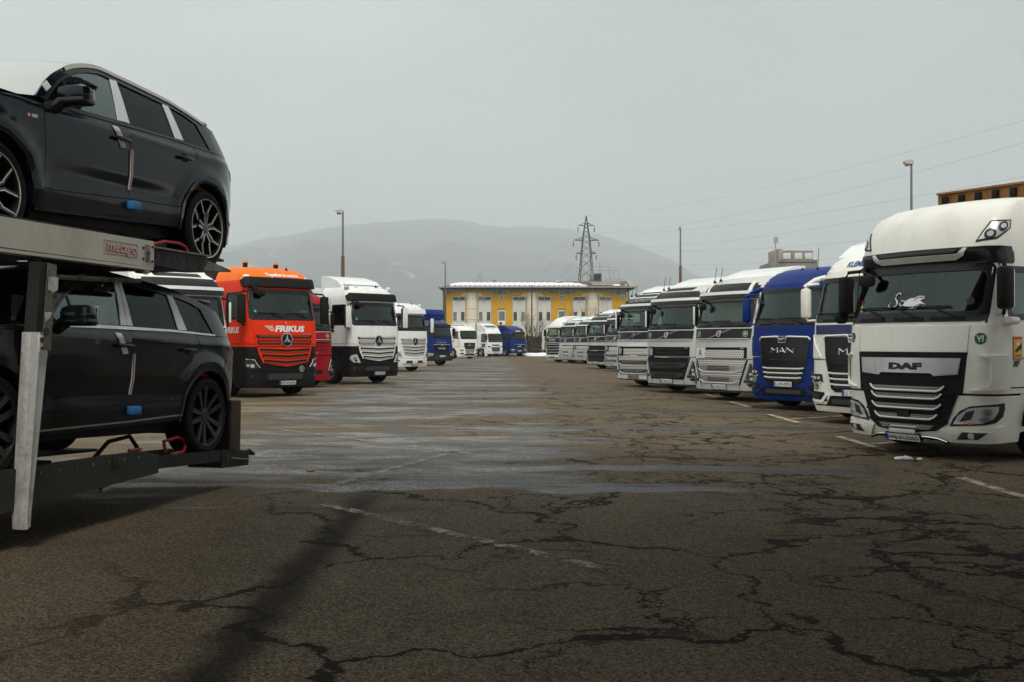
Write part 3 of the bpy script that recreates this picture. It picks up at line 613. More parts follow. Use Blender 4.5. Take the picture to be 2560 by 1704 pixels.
rt = [('upper right wire rising from the pylon to the right edge', tips[1], (2900, 262, 66)), ('second right wire rising from the pylon top arm', tips[0], (2900, 375, 70)), ('third right wire from the middle arm of the pylon', tips[3], (2900, 405, 74)), ('fourth right wire from the middle arm, left insulator', tips[2], (2900, 520, 80)), ('fifth right wire from the lower arm of the pylon', tips[5], (2900, 560, 84)), ('lowest right wire from the lower arm of the pylon', tips[4], (2900, 618, 88))]
for lab, a, (px, py, d) in [(l, a, e_) for l, a, e_ in rt]:
    wire(a, Vector(((px - 1280) / 2489 * d, d, 1.5 + (858 - py) / 2489 * d)), 2.2, lab)
wire(top, Vector(((2900 - 1280) / 2489 * 62, 62, 1.5 + (858 - 205) / 2489 * 62)), 2.0, 'earth wire from the pylon tip rising to the upper right', .007)
for i, (tp, px, py, lab) in enumerate(((0, 1020, 806, 'left wire from the top arm of the pylon'), (2, 1090, 812, 'left wire from the middle arm of the pylon'), (4, 1210, 800, 'left wire from the lower arm of the pylon'), (3, 1270, 800, 'left wire from the right middle insulator'))):
    wire(tips[tp], Vector(((px - 1280) / 2489 * 560, 560, 1.5 + (858 - py) / 2489 * 560)), 6, lab + ', falling towards the valley', .018)

# ------------------------------------------------------------------ concrete silo block with aerial
mk('old_concrete', (.27, .245, .215), .9, dirt=.6, dcol=(.09, .08, .07), dscale=.5, bump=.4, bscale=3); mk('old_render', (.40, .35, .30), .9, dirt=.35, dcol=(.2, .17, .14), dscale=.4)
SD = 205.; sX = lambda px: (px - 1280) / 2489 * SD; sZ = lambda py: 1.5 + (858 - py) / 2489 * SD
S = empty('concrete_block', (sX(1985), SD, 0), 0, 'old grey concrete industrial tower with flat top behind the trucks', 'building')
def sbox(name, x0, y0, x1, y1, d0, d1, mat, par=S):
    o = MB().box(((sX(x0) + sX(x1)) / 2 - sX(1985), (d0 + d1) / 2, (sZ(y0) + (sZ(y1) if y1 else 0)) / 2), (sX(x1) - sX(x0), d1 - d0, abs(sZ(y0) - (sZ(y1) if y1 else 0))), bev=.05).build(name, mat, par); return o
P = [(sX(1920) - sX(1985), 0), (sX(1922) - sX(1985), sZ(676)), (sX(1927) - sX(1985), sZ(657)), (sX(1945) - sX(1985), sZ(651)), (sX(2040) - sX(1985), sZ(651)), (sX(2040) - sX(1985), 0)]
MB().prism_y(P, -1, 9).build('lower_wall', 'old_concrete', S); sbox('upper_wall', 1955, 627, 2033, 651.5, 0, 8, 'old_concrete'); sbox('corner_pier', 1946, 622.5, 1955.5, 651.5, -.3, 8.2, 'old_render')
for x0 in (1957, 1986, 2012): sbox('window', x0, 633, x0 + 19, 648.5, -.12, .1, 'grey_panel')
sbox('ledge', 1942, 655.5, 2036, 657, -1.2, -.9, 'soffit')
aer = MB(); aer.tube([(sX(1942) - sX(1985), 1, sZ(652)), (sX(1942) - sX(1985), 1, sZ(592))], .12, 6); 
for dx in (-3.5, 0, 3.5): aer.box((sX(1942 + dx) - sX(1985), .7, sZ(600)), (.28, .3, 1.2))
aer.build('aerial_mast', 'rail_paint', S)

# ------------------------------------------------------------------ low distant houses at the right skyline
# ------------------------------------------------------------------ haze
hz = MB().box((0, 4560, 598), (20600, 9400, 1200)).build('haze', None); hz.data.materials.clear()
hm = bpy.data.materials.new('haze_air'); hm.use_nodes = True; hm.node_tree.nodes.clear(); ht = NT(hm.node_tree)
pv = ht.n('ShaderNodeVolumePrincipled', {'Color': (.95, .985, 1.0), 'Density': .0002, 'Anisotropy': .15}); ho = ht.n('ShaderNodeOutputMaterial'); hm.node_tree.links.new(pv.outputs[0], ho.inputs['Volume'])
hz.data.materials.append(hm); tag(hz, kind='stuff'); hz.display_type = 'WIRE'
# ------------------------------------------------------------------ trucks
def lerp_rows(rows, z):
    if z <= rows[0][0]: return rows[0][1:]
    for a, b_ in zip(rows, rows[1:]):
        if z <= b_[0]:
            u = (z - a[0]) / (b_[0] - a[0]); return [p + (q - p) * u for p, q in zip(a[1:], b_[1:])]
    return rows[-1][1:]
WHEEL = {}
def wheel_meshes():
    WHEEL['tyre'] = MB().lathe([(.30, -.15), (.44, -.165), (.495, -.14), (.505, 0), (.495, .14), (.44, .165), (.30, .15)], (0, 0, 0), (1, 0, 0), 28).mesh('tyre')
    WHEEL['rim'] = MB().lathe([(0, .10), (.12, .12), (.14, .06), (.22, .04), (.29, .08), (.315, .155), (.33, .155), (.32, 0), (.3, -.14), (0, -.14)], (0, 0, 0), (1, 0, 0), 24).mesh('rim')
    WHEEL['tyre'].materials.append(MAT['rubber']); WHEEL['rim'].materials.append(MAT['rim_steel'])
wheel_meshes()
class Truck:
    def __init__(s, label, C_, psi, rows, cat='truck', group='trucks parked in rows', depth=2.05, name='truck', dz=0.):
        s.dz = dz
        s.e = empty(name, (C_[0], C_[1], dz), -R(psi), label, cat, group); s.rows = rows; s.depth = depth
        s.zt = rows[-1][0]
    def F(s, a, z):
        yf, hw, rc, bg = lerp_rows(s.rows, z); fl = hw - rc; t = abs(a); sg = 1 if a >= 0 else -1; al = math.atan(2 * bg / fl)
        if t <= fl: return Vector((a, yf + bg * (t / fl) ** 2, z))
        tau = (t - fl) / rc; T = math.pi / 2 - al
        if tau <= T: return Vector((sg * (fl + rc * (math.sin(al + tau) - math.sin(al))), yf + bg + rc * (math.cos(al) - math.cos(al + tau)), z))
        return Vector((sg * (fl + rc * (1 - math.sin(al))), yf + bg + rc * math.cos(al) + (tau - T) * rc, z))
    def W(s, z):
        yf, hw, rc, bg = lerp_rows(s.rows, z); al = math.atan(2 * bg / (hw - rc)); return hw - rc + rc * (1 - math.sin(al))
    def S(s, sg): return lambda y, z: Vector((sg * s.W(z), y, z))
    def shell(s, name, z0, z1, mat, depth=None, ws=None, win=None, cap=False, off=0., dz=.12, back=True, parent=None):
        """outer skin between two heights; ws=(half width, z0, z1) and win=(y0, y1, z0, z1) leave real openings"""
        depth = depth or s.depth; zs = {z0, z1}
        for r in s.rows:
            if z0 < r[0] < z1: zs.add(r[0])
        for q in (ws[1:] if ws else ()): 
            if z0 < q < z1: zs.add(q)
        for q in (win[2:] if win else ()):
            if z0 < q < z1: zs.add(q)
        zs = sorted(zs); zz = []
        for a, b_ in zip(zs, zs[1:]):
            n = max(1, int((b_ - a) / dz)); zz += [a + (b_ - a) * k / n for k in range(n)]
        zz.append(zs[-1]); hs = ws[0] if ws else .9
        fr = [('s', hs * k / 5) for k in range(6)] + [('c', k / 7) for k in range(1, 8)]
        ys = [.45, .8, 1.2, 1.6] + ([win[0], win[1]] if win else [])
        ys = sorted({round(y, 3) for y in ys if y < depth - .05 and y > .4}) + [depth]
        fr += [('y', y) for y in ys]
        cols = [(k, v, -1) for k, v in reversed(fr)][:-1] + [(k, v, 1) for k, v in fr]
        def pt(c, z):
            k, v, sg = c; yf, hw, rc, bg = lerp_rows(s.rows, z); fl = hw - rc; al = math.atan(2 * bg / fl); T = (math.pi / 2 - al) * rc
            if k == 's': p = s.F(sg * v, z)
            elif k == 'c':
                a0 = hs; p = s.F(sg * (a0 + (fl + T - a0) * v), z)
            else:
                yc = yf + bg + rc * math.cos(al); p = Vector((sg * s.W(z), max(v, yc + .002 * v), z))
            return p
        V = [];
        for z in zz:
            for c in cols:
                p = pt(c, z)
                if off:
                    k = 1 + off / 1.2; p = Vector((p.x * k, p.y - off * (1 if c[0] != 'y' else 0) if p.y < 1.0 else p.y, p.z))
                V.append(p)
        nc = len(cols); Fs = []
        for j in range(len(zz) - 1):
            zm = (zz[j] + zz[j + 1]) / 2
            for i in range(nc - 1):
                a, b_ = cols[i], cols[i + 1]
                if ws and ws[1] < zm < ws[2] and a[0] == 's' and b_[0] == 's': continue
                if win and win[2] < zm < win[3] and a[0] == 'y' and b_[0] == 'y' and win[0] - .01 < (a[1] + b_[1]) / 2 < win[1] + .01: continue
                Fs.append((j * nc + i, j * nc + i + 1, (j + 1) * nc + i + 1, (j + 1) * nc + i))
            if back: Fs.append((j * nc + nc - 1, j * nc, (j + 1) * nc, (j + 1) * nc + nc - 1))
        if cap: Fs.append(tuple((len(zz) - 1) * nc + i for i in range(nc)))
        if cap == 2: Fs.append(tuple(i for i in reversed(range(nc))))
        mb = MB(); mb.v = V; mb.f = Fs; return mb.build(name, mat, parent or s.e, ang=40, fix=False)
    def p(s, name, poly, mat, off=.008, sk=.02, sym=False, par=None, step=.14, stepz=.25):
        zc = [r[0] for r in s.rows]; xc = [sg * (.92 + .07 * k) for sg in (-1, 1) for k in range(8)]
        o = patch(name, poly, s.F, mat, par or s.e, off, sk, step, stepz, xc=xc, zc=zc)
        if sym: return o, patch(name, mir(poly), s.F, mat, par or s.e, off, sk, step, stepz, xc=xc, zc=zc)
        return o
    def sp(s, name, poly, sg, mat, off=.006, sk=.015, par=None):
        return patch(name, poly, s.S(sg), mat, par or s.e, off, sk, .4, .3, flip=(sg < 0))
    def bar(s, name, pts, r, mat, off=.02, par=None, sym=False, n=5):
        for m in ((1, -1) if sym else (1,)):
            P = []; 
            for (a, b_), (c, d_) in zip(pts, pts[1:]):
                k = max(1, int(abs(c - a) / .18)); P += [(a + (c - a) * q / k, b_ + (d_ - b_) * q / k) for q in range(k)]
            P.append(pts[-1]); o = MB().tube([s.F(m * a, z) + Vector((0, -off, 0)) for a, z in P], r, n).build(name, mat, par or s.e, ang=60)
        return o
    def slat(s, name, pts, h, mat, off=.03, sk=.04, par=None):
        """a grille slat: a strip of height h following pts (upper edge)"""
        return s.p(name, [(a, z) for a, z in pts] + [(a, z - h) for a, z in reversed(pts)], mat, off, sk, par=par)
    def text(s, t, a, z, h, mat, off=.012, par=None, **k): return text_on('lettering', t, a, z, h, s.F, mat, par or s.e, off, **k)
    def sticker(s, t, a, z, r=.075, off=.016):
        d = s.p('sticker', circ(a, z, r, 20), 'sticker_white', off, .004); s.p('sticker_face', circ(a, z, r * .86, 20), 'sticker_green', off + .003, .003, par=d); s.text(t, a, z - r * .42, r * .85, 'sticker_white', off + .007, par=d, bold=.03)
    def plate(s, t, a, z, off=.03, mat='plate_white', tilt=0.):
        f = s.p('number_plate', rrect(a - .27, z - .064, a + .27, z + .064, .015, 2, 3), 'ink', off, .03); s.p('plate_face', rrect(a - .26, z - .056, a + .26, z + .056, .01, 2, 3), mat, off + .004, .004, par=f)
        s.p('plate_band', [(a - .258, z - .054), (a - .215, z - .054), (a - .215, z + .054), (a - .258, z + .054)], 'plate_blue', off + .007, .003, par=f)
        s.text(t, a + .02, z - .036, .072, 'ink', off + .009, par=f, width=.43, bold=0.)
    def underpinnings(s, axle=1.42, tractor=True, arch=True, arch_mat='black_plastic'):
        for y in [axle] + ([4.9] if tractor else []):
            for sg in (-1, 1):
                t = bpy.data.objects.new('wheel', WHEEL['tyre']); COL.objects.link(t); t.parent = s.e; t.location = (sg * 1.04, y, .505 - s.dz); 
                if sg < 0: t.rotation_euler = (0, 0, math.pi)
                r = bpy.data.objects.new('rim', WHEEL['rim']); COL.objects.link(r); r.parent = t
        MB().box((0, 3.2, .78), (.9, 5.6, .3)).box((0, .9, .62), (1.5, 1.2, .5)).cyl((-1., axle, .5), (1., axle, .5), .09).box((0, 2.0, 1.0), (2.2, .15, .5)).build('chassis', 'black_plastic', s.e)
        if arch:
            for sg in (-1, 1):
                mb = MB(); n = 12
                pr = [(axle - .62 * math.cos(math.pi * k / n), .50 + .62 * math.sin(math.pi * k / n)) for k in range(n + 1)]
                vs = [];
                for y, z in pr: vs += [(sg * .86, y, z), (sg * 1.21, y, z), (sg * 1.21, axle + (y - axle) * .9, .5 + (z - .5) * .9)]
                mb.add(vs, [(3 * k + q, 3 * k + q + 1, 3 * k + q + 4, 3 * k + q + 3) for k in range(n) for q in range(2)]); mb.build('mudguard', arch_mat, s.e)
    def interior(s, zd, zt, lining='lining', curtain=None, wheel_side=1, seat='seat', depth=None, ws=None, win=None):
        depth = depth or s.depth - .1
        s.shell('cab_lining', zd - .35, zt, lining, depth=depth, ws=ws, win=win, off=-.05, dz=.4, back=True, cap=2)
        y0 = lerp_rows(s.rows, zd)[0] + .14
        MB().prism_x([(y0, zd - .34), (y0, zd - .02), (y0 + .12, zd + .02), (y0 + .42, zd + .03), (y0 + .5, zd - .10), (y0 + .5, zd - .34)], -s.W(zd) + .10, s.W(zd) - .10).build('dashboard', 'lining', s.e)
        for sg in (-1, 1):
            MB().box((sg * .58, 1.12, zd - .1), (.5, .5, .16), bev=.05).box((sg * .58, 1.36, zd + .26), (.48, .16, .7), bev=.06).box((sg * .58, 1.38, zd + .66), (.26, .10, .18), bev=.04).build('seat', seat, s.e)
        c = Vector((wheel_side * .58, y0 + .52, zd + .13)); ax = Vector((0, .55, .83)).normalized(); e1 = Vector((1, 0, 0)); e2 = ax.cross(e1)
        mb = MB().tube([c + (e1 * math.cos(2 * math.pi * k / 20) + e2 * math.sin(2 * math.pi * k / 20)) * .23 for k in range(21)], .018, 5)
        for k in range(3): mb.tube([c, c + (e1 * math.cos(2.1 * k + .5) + e2 * math.sin(2.1 * k + .5)) * .23], .014, 4)
        mb.cyl(c, c - ax * .2, .04).build('steering_wheel', 'lining', s.e)
        if curtain:
            for a0, a1 in curtain:
                n = 18; vs = []
                for k in range(n + 1):
                    a = a0 + (a1 - a0) * k / n; y = lerp_rows(s.rows, zt - .2)[0] + .28 + .05 * math.sin(k * 1.9)
                    vs += [(a, y, zd + .02), (a, y, zt - .05)]
                MB().add(vs, [(2 * k, 2 * k + 2, 2 * k + 3, 2 * k + 1) for k in range(n)]).build('curtain', 'curtain', s.e, ang=80, fix=False)
    def windscreen(s, sw, z0, z1, r=.12, zb=None, frit=.07, mat='windscreen', frame='black_gloss', top=.03):
        s.p('windscreen', rrect(-sw, z0, sw, z1, r, 4, 8), mat, -.012, 0)
        zb = zb if zb is not None else z0 - .12
        ring('windscreen_frame', rrect(-sw - .05, zb, sw + .05, z1 + top, r * .8, 4, 10), rrect(-sw + frit, z0 + .02, sw - frit, z1 - .03, r, 4, 10), s.F, frame, s.e, .006, .02)
    def wipers(s, zb, L=.62, xs=(-.55, .15), dirn=-1, zt=.12):
        for x in xs:
            p = [s.F(x, zb) + Vector((0, -.03, 0)), s.F(x + dirn * L * .45, zb + zt) + Vector((0, -.05, 0))]; w_ = MB().tube(p, .012, 4)
            q = [s.F(x + dirn * L * (.12 + .84 * k / 6), zb + zt + .02 * math.sin(k) * 0 + .018) + Vector((0, -.035, 0)) for k in range(7)]; w_.tube(q, .011, 4).build('wiper', 'black_plastic', s.e)
    def side(s, sg, win, door=(.42, 1.5, 1.05, None), mat='black_gloss', handle=True, glass='side_glass', seam='dark_grey'):
        y0, y1, z0, z1 = win
        patch('side_window', rrect(y0, z0, y1, z1, .06, 3, 4), s.S(sg), glass, s.e, -.01, 0, .5, .4, flip=(sg < 0))
        ring('window_seal', rrect(y0 - .05, z0 - .05, y1 + .05, z1 + .05, .08, 3, 4), rrect(y0 + .03, z0 + .03, y1 - .03, z1 - .03, .06, 3, 4), s.S(sg), mat, s.e, .004, .012, flip=(sg < 0))
        d0, d1, dz0, dz1 = door; dz1 = dz1 or z1 + .14
        for y in (d0, d1): s.sp('door_seam', [(y - .008, dz0), (y + .008, dz0), (y + .008, dz1), (y - .008, dz1)], sg, seam, .002, .004)
        s.sp('door_seam', [(d0, dz0 - .008), (d1, dz0 - .008), (d1, dz0 + .008), (d0, dz0 + .008)], sg, seam, .002, .004)
        if handle: s.sp('door_handle', rrect(d1 - .3, z0 - .26, d1 - .08, z0 - .20, .02, 2, 2), sg, 'black_plastic', .03, .03)
    def mirrors(s, z0, z1, y=.22, out=.22, w_=.24, d=.14, mat='black_plastic', cap=None, sides=(-1, 1), arm=None):
        for sg in sides:
            x = s.W((z0 + z1) / 2) + out
            m = MB().box((sg * x, y, (z0 + z1) / 2), (w_, d, z1 - z0), bev=.05).build('mirror', mat, s.e)
            MB().box((sg * x, y + d / 2 + .004, (z0 + z1) / 2), (w_ * .82, .012, (z1 - z0) * .86)).build('mirror_glass', 'chrome', m)
            if cap: MB().box((sg * x, y - d * .42, (z0 + z1) / 2), (w_ * .9, d * .35, (z1 - z0) * .96), bev=.04).build('mirror_cap', cap, m)
            MB().tube([(sg * x, y, z1 - .02), (sg * (x - .03), y + .02, z1 + .06), (sg * (s.W(z1) - .02), y + .16, z1 + .08)], .028, 6).build('mirror_arm', arm or mat, m)
            MB().tube([(sg * x, y, z0 + .02), (sg * (x - .03), y + .02, z0 - .05), (sg * (s.W(z0) - .02), y + .16, z0 - .04)], .024, 6).build('mirror_arm', arm or mat, m)
    def front_mirror(s, a, z, mat='black_plastic', L=.28):
        p0 = s.F(a, z); sg = 1 if a > 0 else -1
        MB().tube([p0 + Vector((0, .02, .05)), p0 + Vector((-sg * .08, -.14, .04)), p0 + Vector((-sg * .20, -.24, -.04))], [.035, .03, .024], 6).box(tuple(p0 + Vector((-sg * .24, -.25, -.13))), (.24, .10, .17), bev=.045).build('kerb_mirror', mat, s.e)
    def spoiler(s, z0, z1, y0, y1, mat, hw=1.05, name='roof_spoiler'):
        MB().prism_x([(y0, z0), (y0 + .25 * (y1 - y0), z0 + .55 * (z1 - z0)), (y1 - .25, z1), (y1, z1), (y1, z0 - .25), (y0, z0 - .1)], -hw, hw).build(name, mat, s.e, ang=20)
    def trailer(s, y0, y1, z0, z1, mat, hw=1.25, frame=True):
        b = MB().box((0, (y0 + y1) / 2, (z0 + z1) / 2), (2 * hw, y1 - y0, z1 - z0), bev=.04).build('trailer_body', mat, s.e)
        fr = MB().box((0, (y0 + y1) / 2, z0 - .14), (1.1, y1 - y0 - .3, .26))
        for y in (y0 + .03, y1 - .03):
            for x in (-hw + .04, hw - .04): fr.box((x, y, (z0 + z1) / 2), (.1, .08, z1 - z0 + .02))
        fr.build('trailer_frame', 'dark_grey', s.e)
        for y in (y1 - 1.3, y1 - 2.6, y1 - 3.9):
            for sg in (-1, 1):
                t = bpy.data.objects.new('trailer_wheel', WHEEL['tyre']); COL.objects.link(t); t.parent = s.e; t.location = (sg * (hw - .2), y, .505 - s.dz)
                if sg < 0: t.rotation_euler = (0, 0, math.pi)
                r = bpy.data.objects.new('rim', WHEEL['rim']); COL.objects.link(r); r.parent = t
    def antenna(s, a, y, z, h=.35, lean=.12, mat='black_plastic'):
        MB().cyl((a, y, z - .02), (a, y, z + .05), .05, .02, 8).tube([(a, y, z + .04), (a + lean * .4, y + .03, z + h)], .009, 4).build('antenna', mat, s.e)
    def snow_cap(s, y0, y1, z, hw, seed=1, th=.07):
        n = 10; m = 6; vs = []
        for i in range(n + 1):
            for j in range(m + 1):
                a = -1 + 2 * i / n; b_ = j / m; k = (1 - abs(a) ** 6) * (1 - abs(2 * b_ - 1) ** 6); vs.append((a * hw * (.96 + .04 * math.sin(j * 2.3 + seed)), y0 + (y1 - y0) * b_, z - .02 + th * k * (.8 + .5 * mnoise.noise(Vector((a * 3, b_ * 4, seed))))))
        MB().add(vs, [(i * (m + 1) + j, i * (m + 1) + j + 1, (i + 1) * (m + 1) + j + 1, (i + 1) * (m + 1) + j) for i in range(n) for j in range(m)]).build('snow_cover', 'snow', s.e, ang=180)

# ---- Volvo-like high cab -------------------------------------------------
VROWS = [(.24, .03, 1.17, .26, .10), (.43, .0, 1.20, .26, .11), (1.10, .0, 1.21, .26, .12), (1.60, .02, 1.21, .24, .12), (1.875, .05, 1.20, .22, .12), (2.62, .22, 1.14, .2, .12), (2.84, .27, 1.12, .2, .12), (2.98, .34, 1.09, .22, .12), (3.10, .48, 1.04, .24, .10), (3.20, .72, .98, .26, .08), (3.27, 1.05, .92, .28, .06)]
def bull(T, a, z, h):
    """dark plate with a pale bull"""
    pl = T.p('emblem_plate', [(a - .15, z - .17), (a + .15, z - .17), (a + .15, z + .15), (a - .15, z + .15)], 'black_plastic', .028, .03)
    P = [(-.40, .30), (-.34, .44), (-.40, .52), (-.30, .46), (-.18, .46), (-.10, .52), (-.12, .40), (-.02, .36), (.30, .34), (.42, .30), (.46, .05), (.42, .10), (.40, -.05), (.38, -.5), (.28, -.5), (.27, -.18), (.20, -.16), (.20, -.45), (.10, -.45), (.08, -.14), (-.14, -.14), (-.14, -.5), (-.24, -.5), (-.26, -.12), (-.30, -.45), (-.38, -.45), (-.38, -.05), (-.36, .10), (-.38, .22)]
    T.p('bull_emblem', [(a + x * h, z + y * h) for x, y in P][::-1], 'ink_grey', .034, .006, par=pl)
def volvo(label, C_, psi, body='paint_silver', top='dark_grey', black_grille=False, sign=None, arch_roof=False, roof_text=None, plate=None, plate_mat='plate_white', curtain=None, stickers=('L',), detail=2, lining='lining', chrome_lip=False, trailer='paint_white', red=False, snow=False):
    T = Truck(label, C_, psi, VROWS); ws = (.98, 2.03, 2.60); win = (.52, 1.30, 1.98, 2.58)
    up = 'paint_red' if red else 'dark_grey'
    T.shell('bumper', .24, 1.09, body, depth=.72, cap=0, back=False)
    T.shell('cab_lower', 1.11, 1.60, body, back=True); T.shell('cab_upper', 1.60, 2.84, body, ws=ws, win=win); T.shell('roof', 2.84, 3.27, body if (arch_roof or red) else body, cap=1)
    T.interior(2.0, 2.72, lining, curtain, 1, ws=ws, win=win)
    T.windscreen(.98, 2.03, 2.60, .08, zb=1.90, frit=.05)
    T.p('nose_band', [(-1.02, 1.61), (1.02, 1.61), (1.04, 1.87), (-1.04, 1.87)], 'black_gloss' if not red else 'paint_red', .010, .02)
    T.bar('trim_line', [(-1.04, 1.882), (1.04, 1.882)], .009, 'bar_white', .014)
    T.bar('trim_line', [(-1.0, 1.605), (1.0, 1.605)], .012, 'chrome', .016)
    # iron mark with diagonal bar
    T.p('badge_bar', [(-.42, 1.625), (-.38, 1.625), (.42, 1.86), (.38, 1.86)], 'chrome', .018, .012)
    ring('badge_ring', circ(0, 1.74, .082, 20), circ(0, 1.74, .056, 20), T.F, 'chrome', T.e, .034, .03); T.p('badge_face', circ(0, 1.74, .056, 16), 'black_gloss', .026, .02); T.p('badge_arrow', [(.05, 1.79), (.075, 1.765), (.105, 1.83), (.04, 1.815)], 'chrome', .034, .02)
    T.p('badge_strip', [(-.058, 1.732), (.058, 1.732), (.058, 1.75), (-.058, 1.75)], 'chrome', .032, .01)
    if 'L' in stickers: T.sticker('L', -.86, 1.735)
    if 'VI' in stickers: T.sticker('VI', .86, 1.735)
    # visor
    for a0, a1 in ((-1.06, 1.06),):
        T.p('sun_visor', rrect(a0, 2.655, a1, 2.76, .03, 3, 10), 'black_gloss', .10, .14); T.p('visor_stripe', rrect(a0 + .03, 2.755, a1 - .02, 2.835, .02, 3, 10), 'bar_white' if not red else 'black_gloss', .11, .15)
    if arch_roof:
        T.p('roof_panel', rrect(-.72, 2.87, .72, 3.075, .05, 3, 8), 'black_gloss', .006, .012)
        for sg in (-1, 1): T.p('roof_panel', [(sg * .84, 2.87), (sg * 1.06, 2.87), (sg * 1.0, 3.05), (sg * .84, 3.07)][::sg], 'black_gloss', .005, .01)
        for sg in (-1, 1): T.p('roof_arch', [(sg * .74, 2.87), (sg * .82, 2.87), (sg * .82, 3.09), (sg * .74, 3.09)][::sg], 'bar_white', .02, .03)
    elif not red:
        T.p('roof_panel', [(-1.08, 2.86), (1.08, 2.86), (1.03, 3.06), (-1.03, 3.06)], 'dark_grey', .006, .012); T.p('roof_panel', rrect(-.70, 2.88, .70, 3.05, .06, 3, 8), 'black_gloss', .012, .012)
        T.p('roof_hatch', rrect(-.6, 3.10, .6, 3.19, .03, 3, 6), 'dark_grey', .008, .01)
    for sg in (-1, 1): T.p('marker_lamp', rrect(sg * .98 - .05, 3.0, sg * .98 + .05, 3.04, .015, 2, 2), 'ink_white' if not red else 'dark_grey', .02, .02)
    if roof_text: T.text(roof_text, .05, 2.925, .085, 'ink_grey', .02, width=1.35, shear=.25, bold=.02)
    if sign == 'redA': pass
    # upper grille
    gm = 'black_plastic' if black_grille else 'mesh_chrome'
    gr = T.p('upper_grille', [(-.92, 1.125), (.92, 1.125), (.92, 1.41), (-.92, 1.41)], 'paint_red' if red else 'black_plastic', .008, .02)
    if not red:
        if not black_grille: T.p('grille_mesh', rrect(-.52, 1.14, .84, 1.345, .02, 2, 6), gm, .02, .02, par=gr)
        else:
            for z in (1.36, 1.25, 1.17): T.slat('grille_slat', [(-.5, z), (.86, z)], .03, 'dark_grey', .02, .02, par=gr)
        T.text('FH', .80, 1.368, .026, 'ink_white', .024, width=.09)
    else:
        for z in (1.56, 1.42, 1.30): T.slat('grille_slat', [(-.9, z), (.9, z)], .02, 'black_plastic', .012, .02)
        T.text('FM', .35, 1.17, .04, 'ink_grey', .02, width=.12)
    if sign == 'A': 
        q = T.p('sign_board', [(-.93, 1.125), (-.53, 1.125), (-.53, 1.405), (-.93, 1.405)], 'plate_white', .034, .03); T.text('A', -.73, 1.165, .19, 'ink', .038, par=q)
    elif sign == 'bull': bull(T, -.74, 1.265, .24)
    elif sign == 'redA':
        q = T.p('sign_board', [(-.38, .70), (.20, .70), (.20, 1.04), (-.38, 1.04)], 'plate_white', .05, .03); T.text('A', -.02, .76, .22, 'ink', .055, par=q)
    # lower grille with two slots
    lg = 'black_plastic' if (black_grille or red) else 'mesh_chrome'
    gl = [(-.90, 1.085), (-.68, .43), (.68, .43), (.90, 1.085)]
    if not red: 
        T.p('lower_grille', gl, lg, .012, .02)
        for sg in (-1, 1): T.p('grille_edge', [(sg * .915, 1.085), (sg * .955, 1.085), (sg * .735, .43), (sg * .695, .43)][::-sg], 'black_plastic', .018, .02)
    else:
        T.p('lower_grille', [(-.62, .60), (-.58, .48), (.58, .48), (.62, .60)], 'black_plastic', .014, .02)
    if not red:
        for zt, zb, a0, a1 in ((.945, .77, .82, .60), (.64, .485, .74, .54)):
            P = [(-a0, zt), (-a0 + .01, zb + .06), (-a1, zb), (a1, zb), (a0 - .01, zb + .06), (a0, zt)]
            fr_ = T.p('intake_frame', P, 'alu' if not black_grille else 'dark_grey', .024, .02)
            q = [(-a0 + .03, zt - .02), (-a0 + .035, zb + .065), (-a1 + .01, zb + .022), (a1 - .01, zb + .022), (a0 - .035, zb + .065), (a0 - .03, zt - .02)]
            if arch_roof and not black_grille: q = [(-.40, zt - .025), (-.40, zb + .03), (.40, zb + .03), (.40, zt - .025)]
            T.p('intake', q, 'louvre', .030, .008, par=fr_)
            for k in range(2): zz = zb + .03 + (zt - zb - .04) * (k + 1) / 3; T.slat('intake_slat', [(-a1 * .95, zz), (a1 * .95, zz)], .014, 'alu' if not black_grille else 'black_plastic', .040, .012, par=fr_)
            T.bar('intake_lip', [(-a0, zb + .055), (-a1, zb - .01), (a1, zb - .01), (a0, zb + .055)], .010, 'bar_white' if not black_grille else 'dark_grey', .034)
    # headlamps: tall wedge on each corner
    hb = T.p('headlamp', [(.985, .98), (1.04, 1.0), (1.20, .60), (1.22, .46), (.84, .50), (.84, .56)], 'lamp_dark', .012, .02, sym=True)
    for sg, q in zip((1, -1), hb):
        T.bar('light_signature', [(sg * 1.02, .96), (sg * .88, .58), (sg * 1.14, .545)], .009, 'ink_white', .026, par=q); T.p('lamp_lens', circ(sg * 1.05, .60, .045, 12), 'lamp_silver', .022, .01, par=q); T.p('lamp_lens', circ(sg * 1.03, .72, .04, 12), 'lamp_silver', .022, .01, par=q)
        T.p('fog_lamp', [(sg * x, z) for x, z in [(.92, .47), (1.16, .47), (1.18, .42), (1.0, .40)]][::-sg], 'black_plastic', .012, .015)
    for sg in (-1, 1): T.p('bumper_seam', [(sg * .715 - .006, .25), (sg * .715 + .006, .25), (sg * .70 + .006, .43), (sg * .70 - .006, .43)], 'dark_grey', .004, .006)
    T.p('bumper_lip', [(-1.12, .245), (1.12, .245), (1.16, .285), (-1.16, .285)], 'dark_grey' if not red else 'paint_red', .004, .01)
    if plate: T.plate(plate, .02, .375, .028, plate_mat)
    T.wipers(1.96, .8, (-.35, .45), -1, .10)
    for a in (-.62, .18, .66): T.p('cowl_vent', rrect(a - .22, 1.925, a + .22, 1.955, .012, 2, 3), 'black_plastic', .02, .012)
    for sg in (-1, 1): T.side(sg, win, (.40, 1.42, 1.14, 2.8)); 
    for sg in (-1, 1):
        T.sp('step_panel', [(.72, .40), (.80, 1.08), (.74, 1.08), (.70, .40)], sg, body, .004, .02)
    T.mirrors(1.98, 2.52, y=.30, out=.07, w_=.065, d=.16, cap='bar_white' if not red else 'black_plastic'); T.front_mirror(-.92, 2.60)
    if not red: T.antenna(-.78, .62, 3.16, .42); T.antenna(-.55, .62, 3.19, .36)
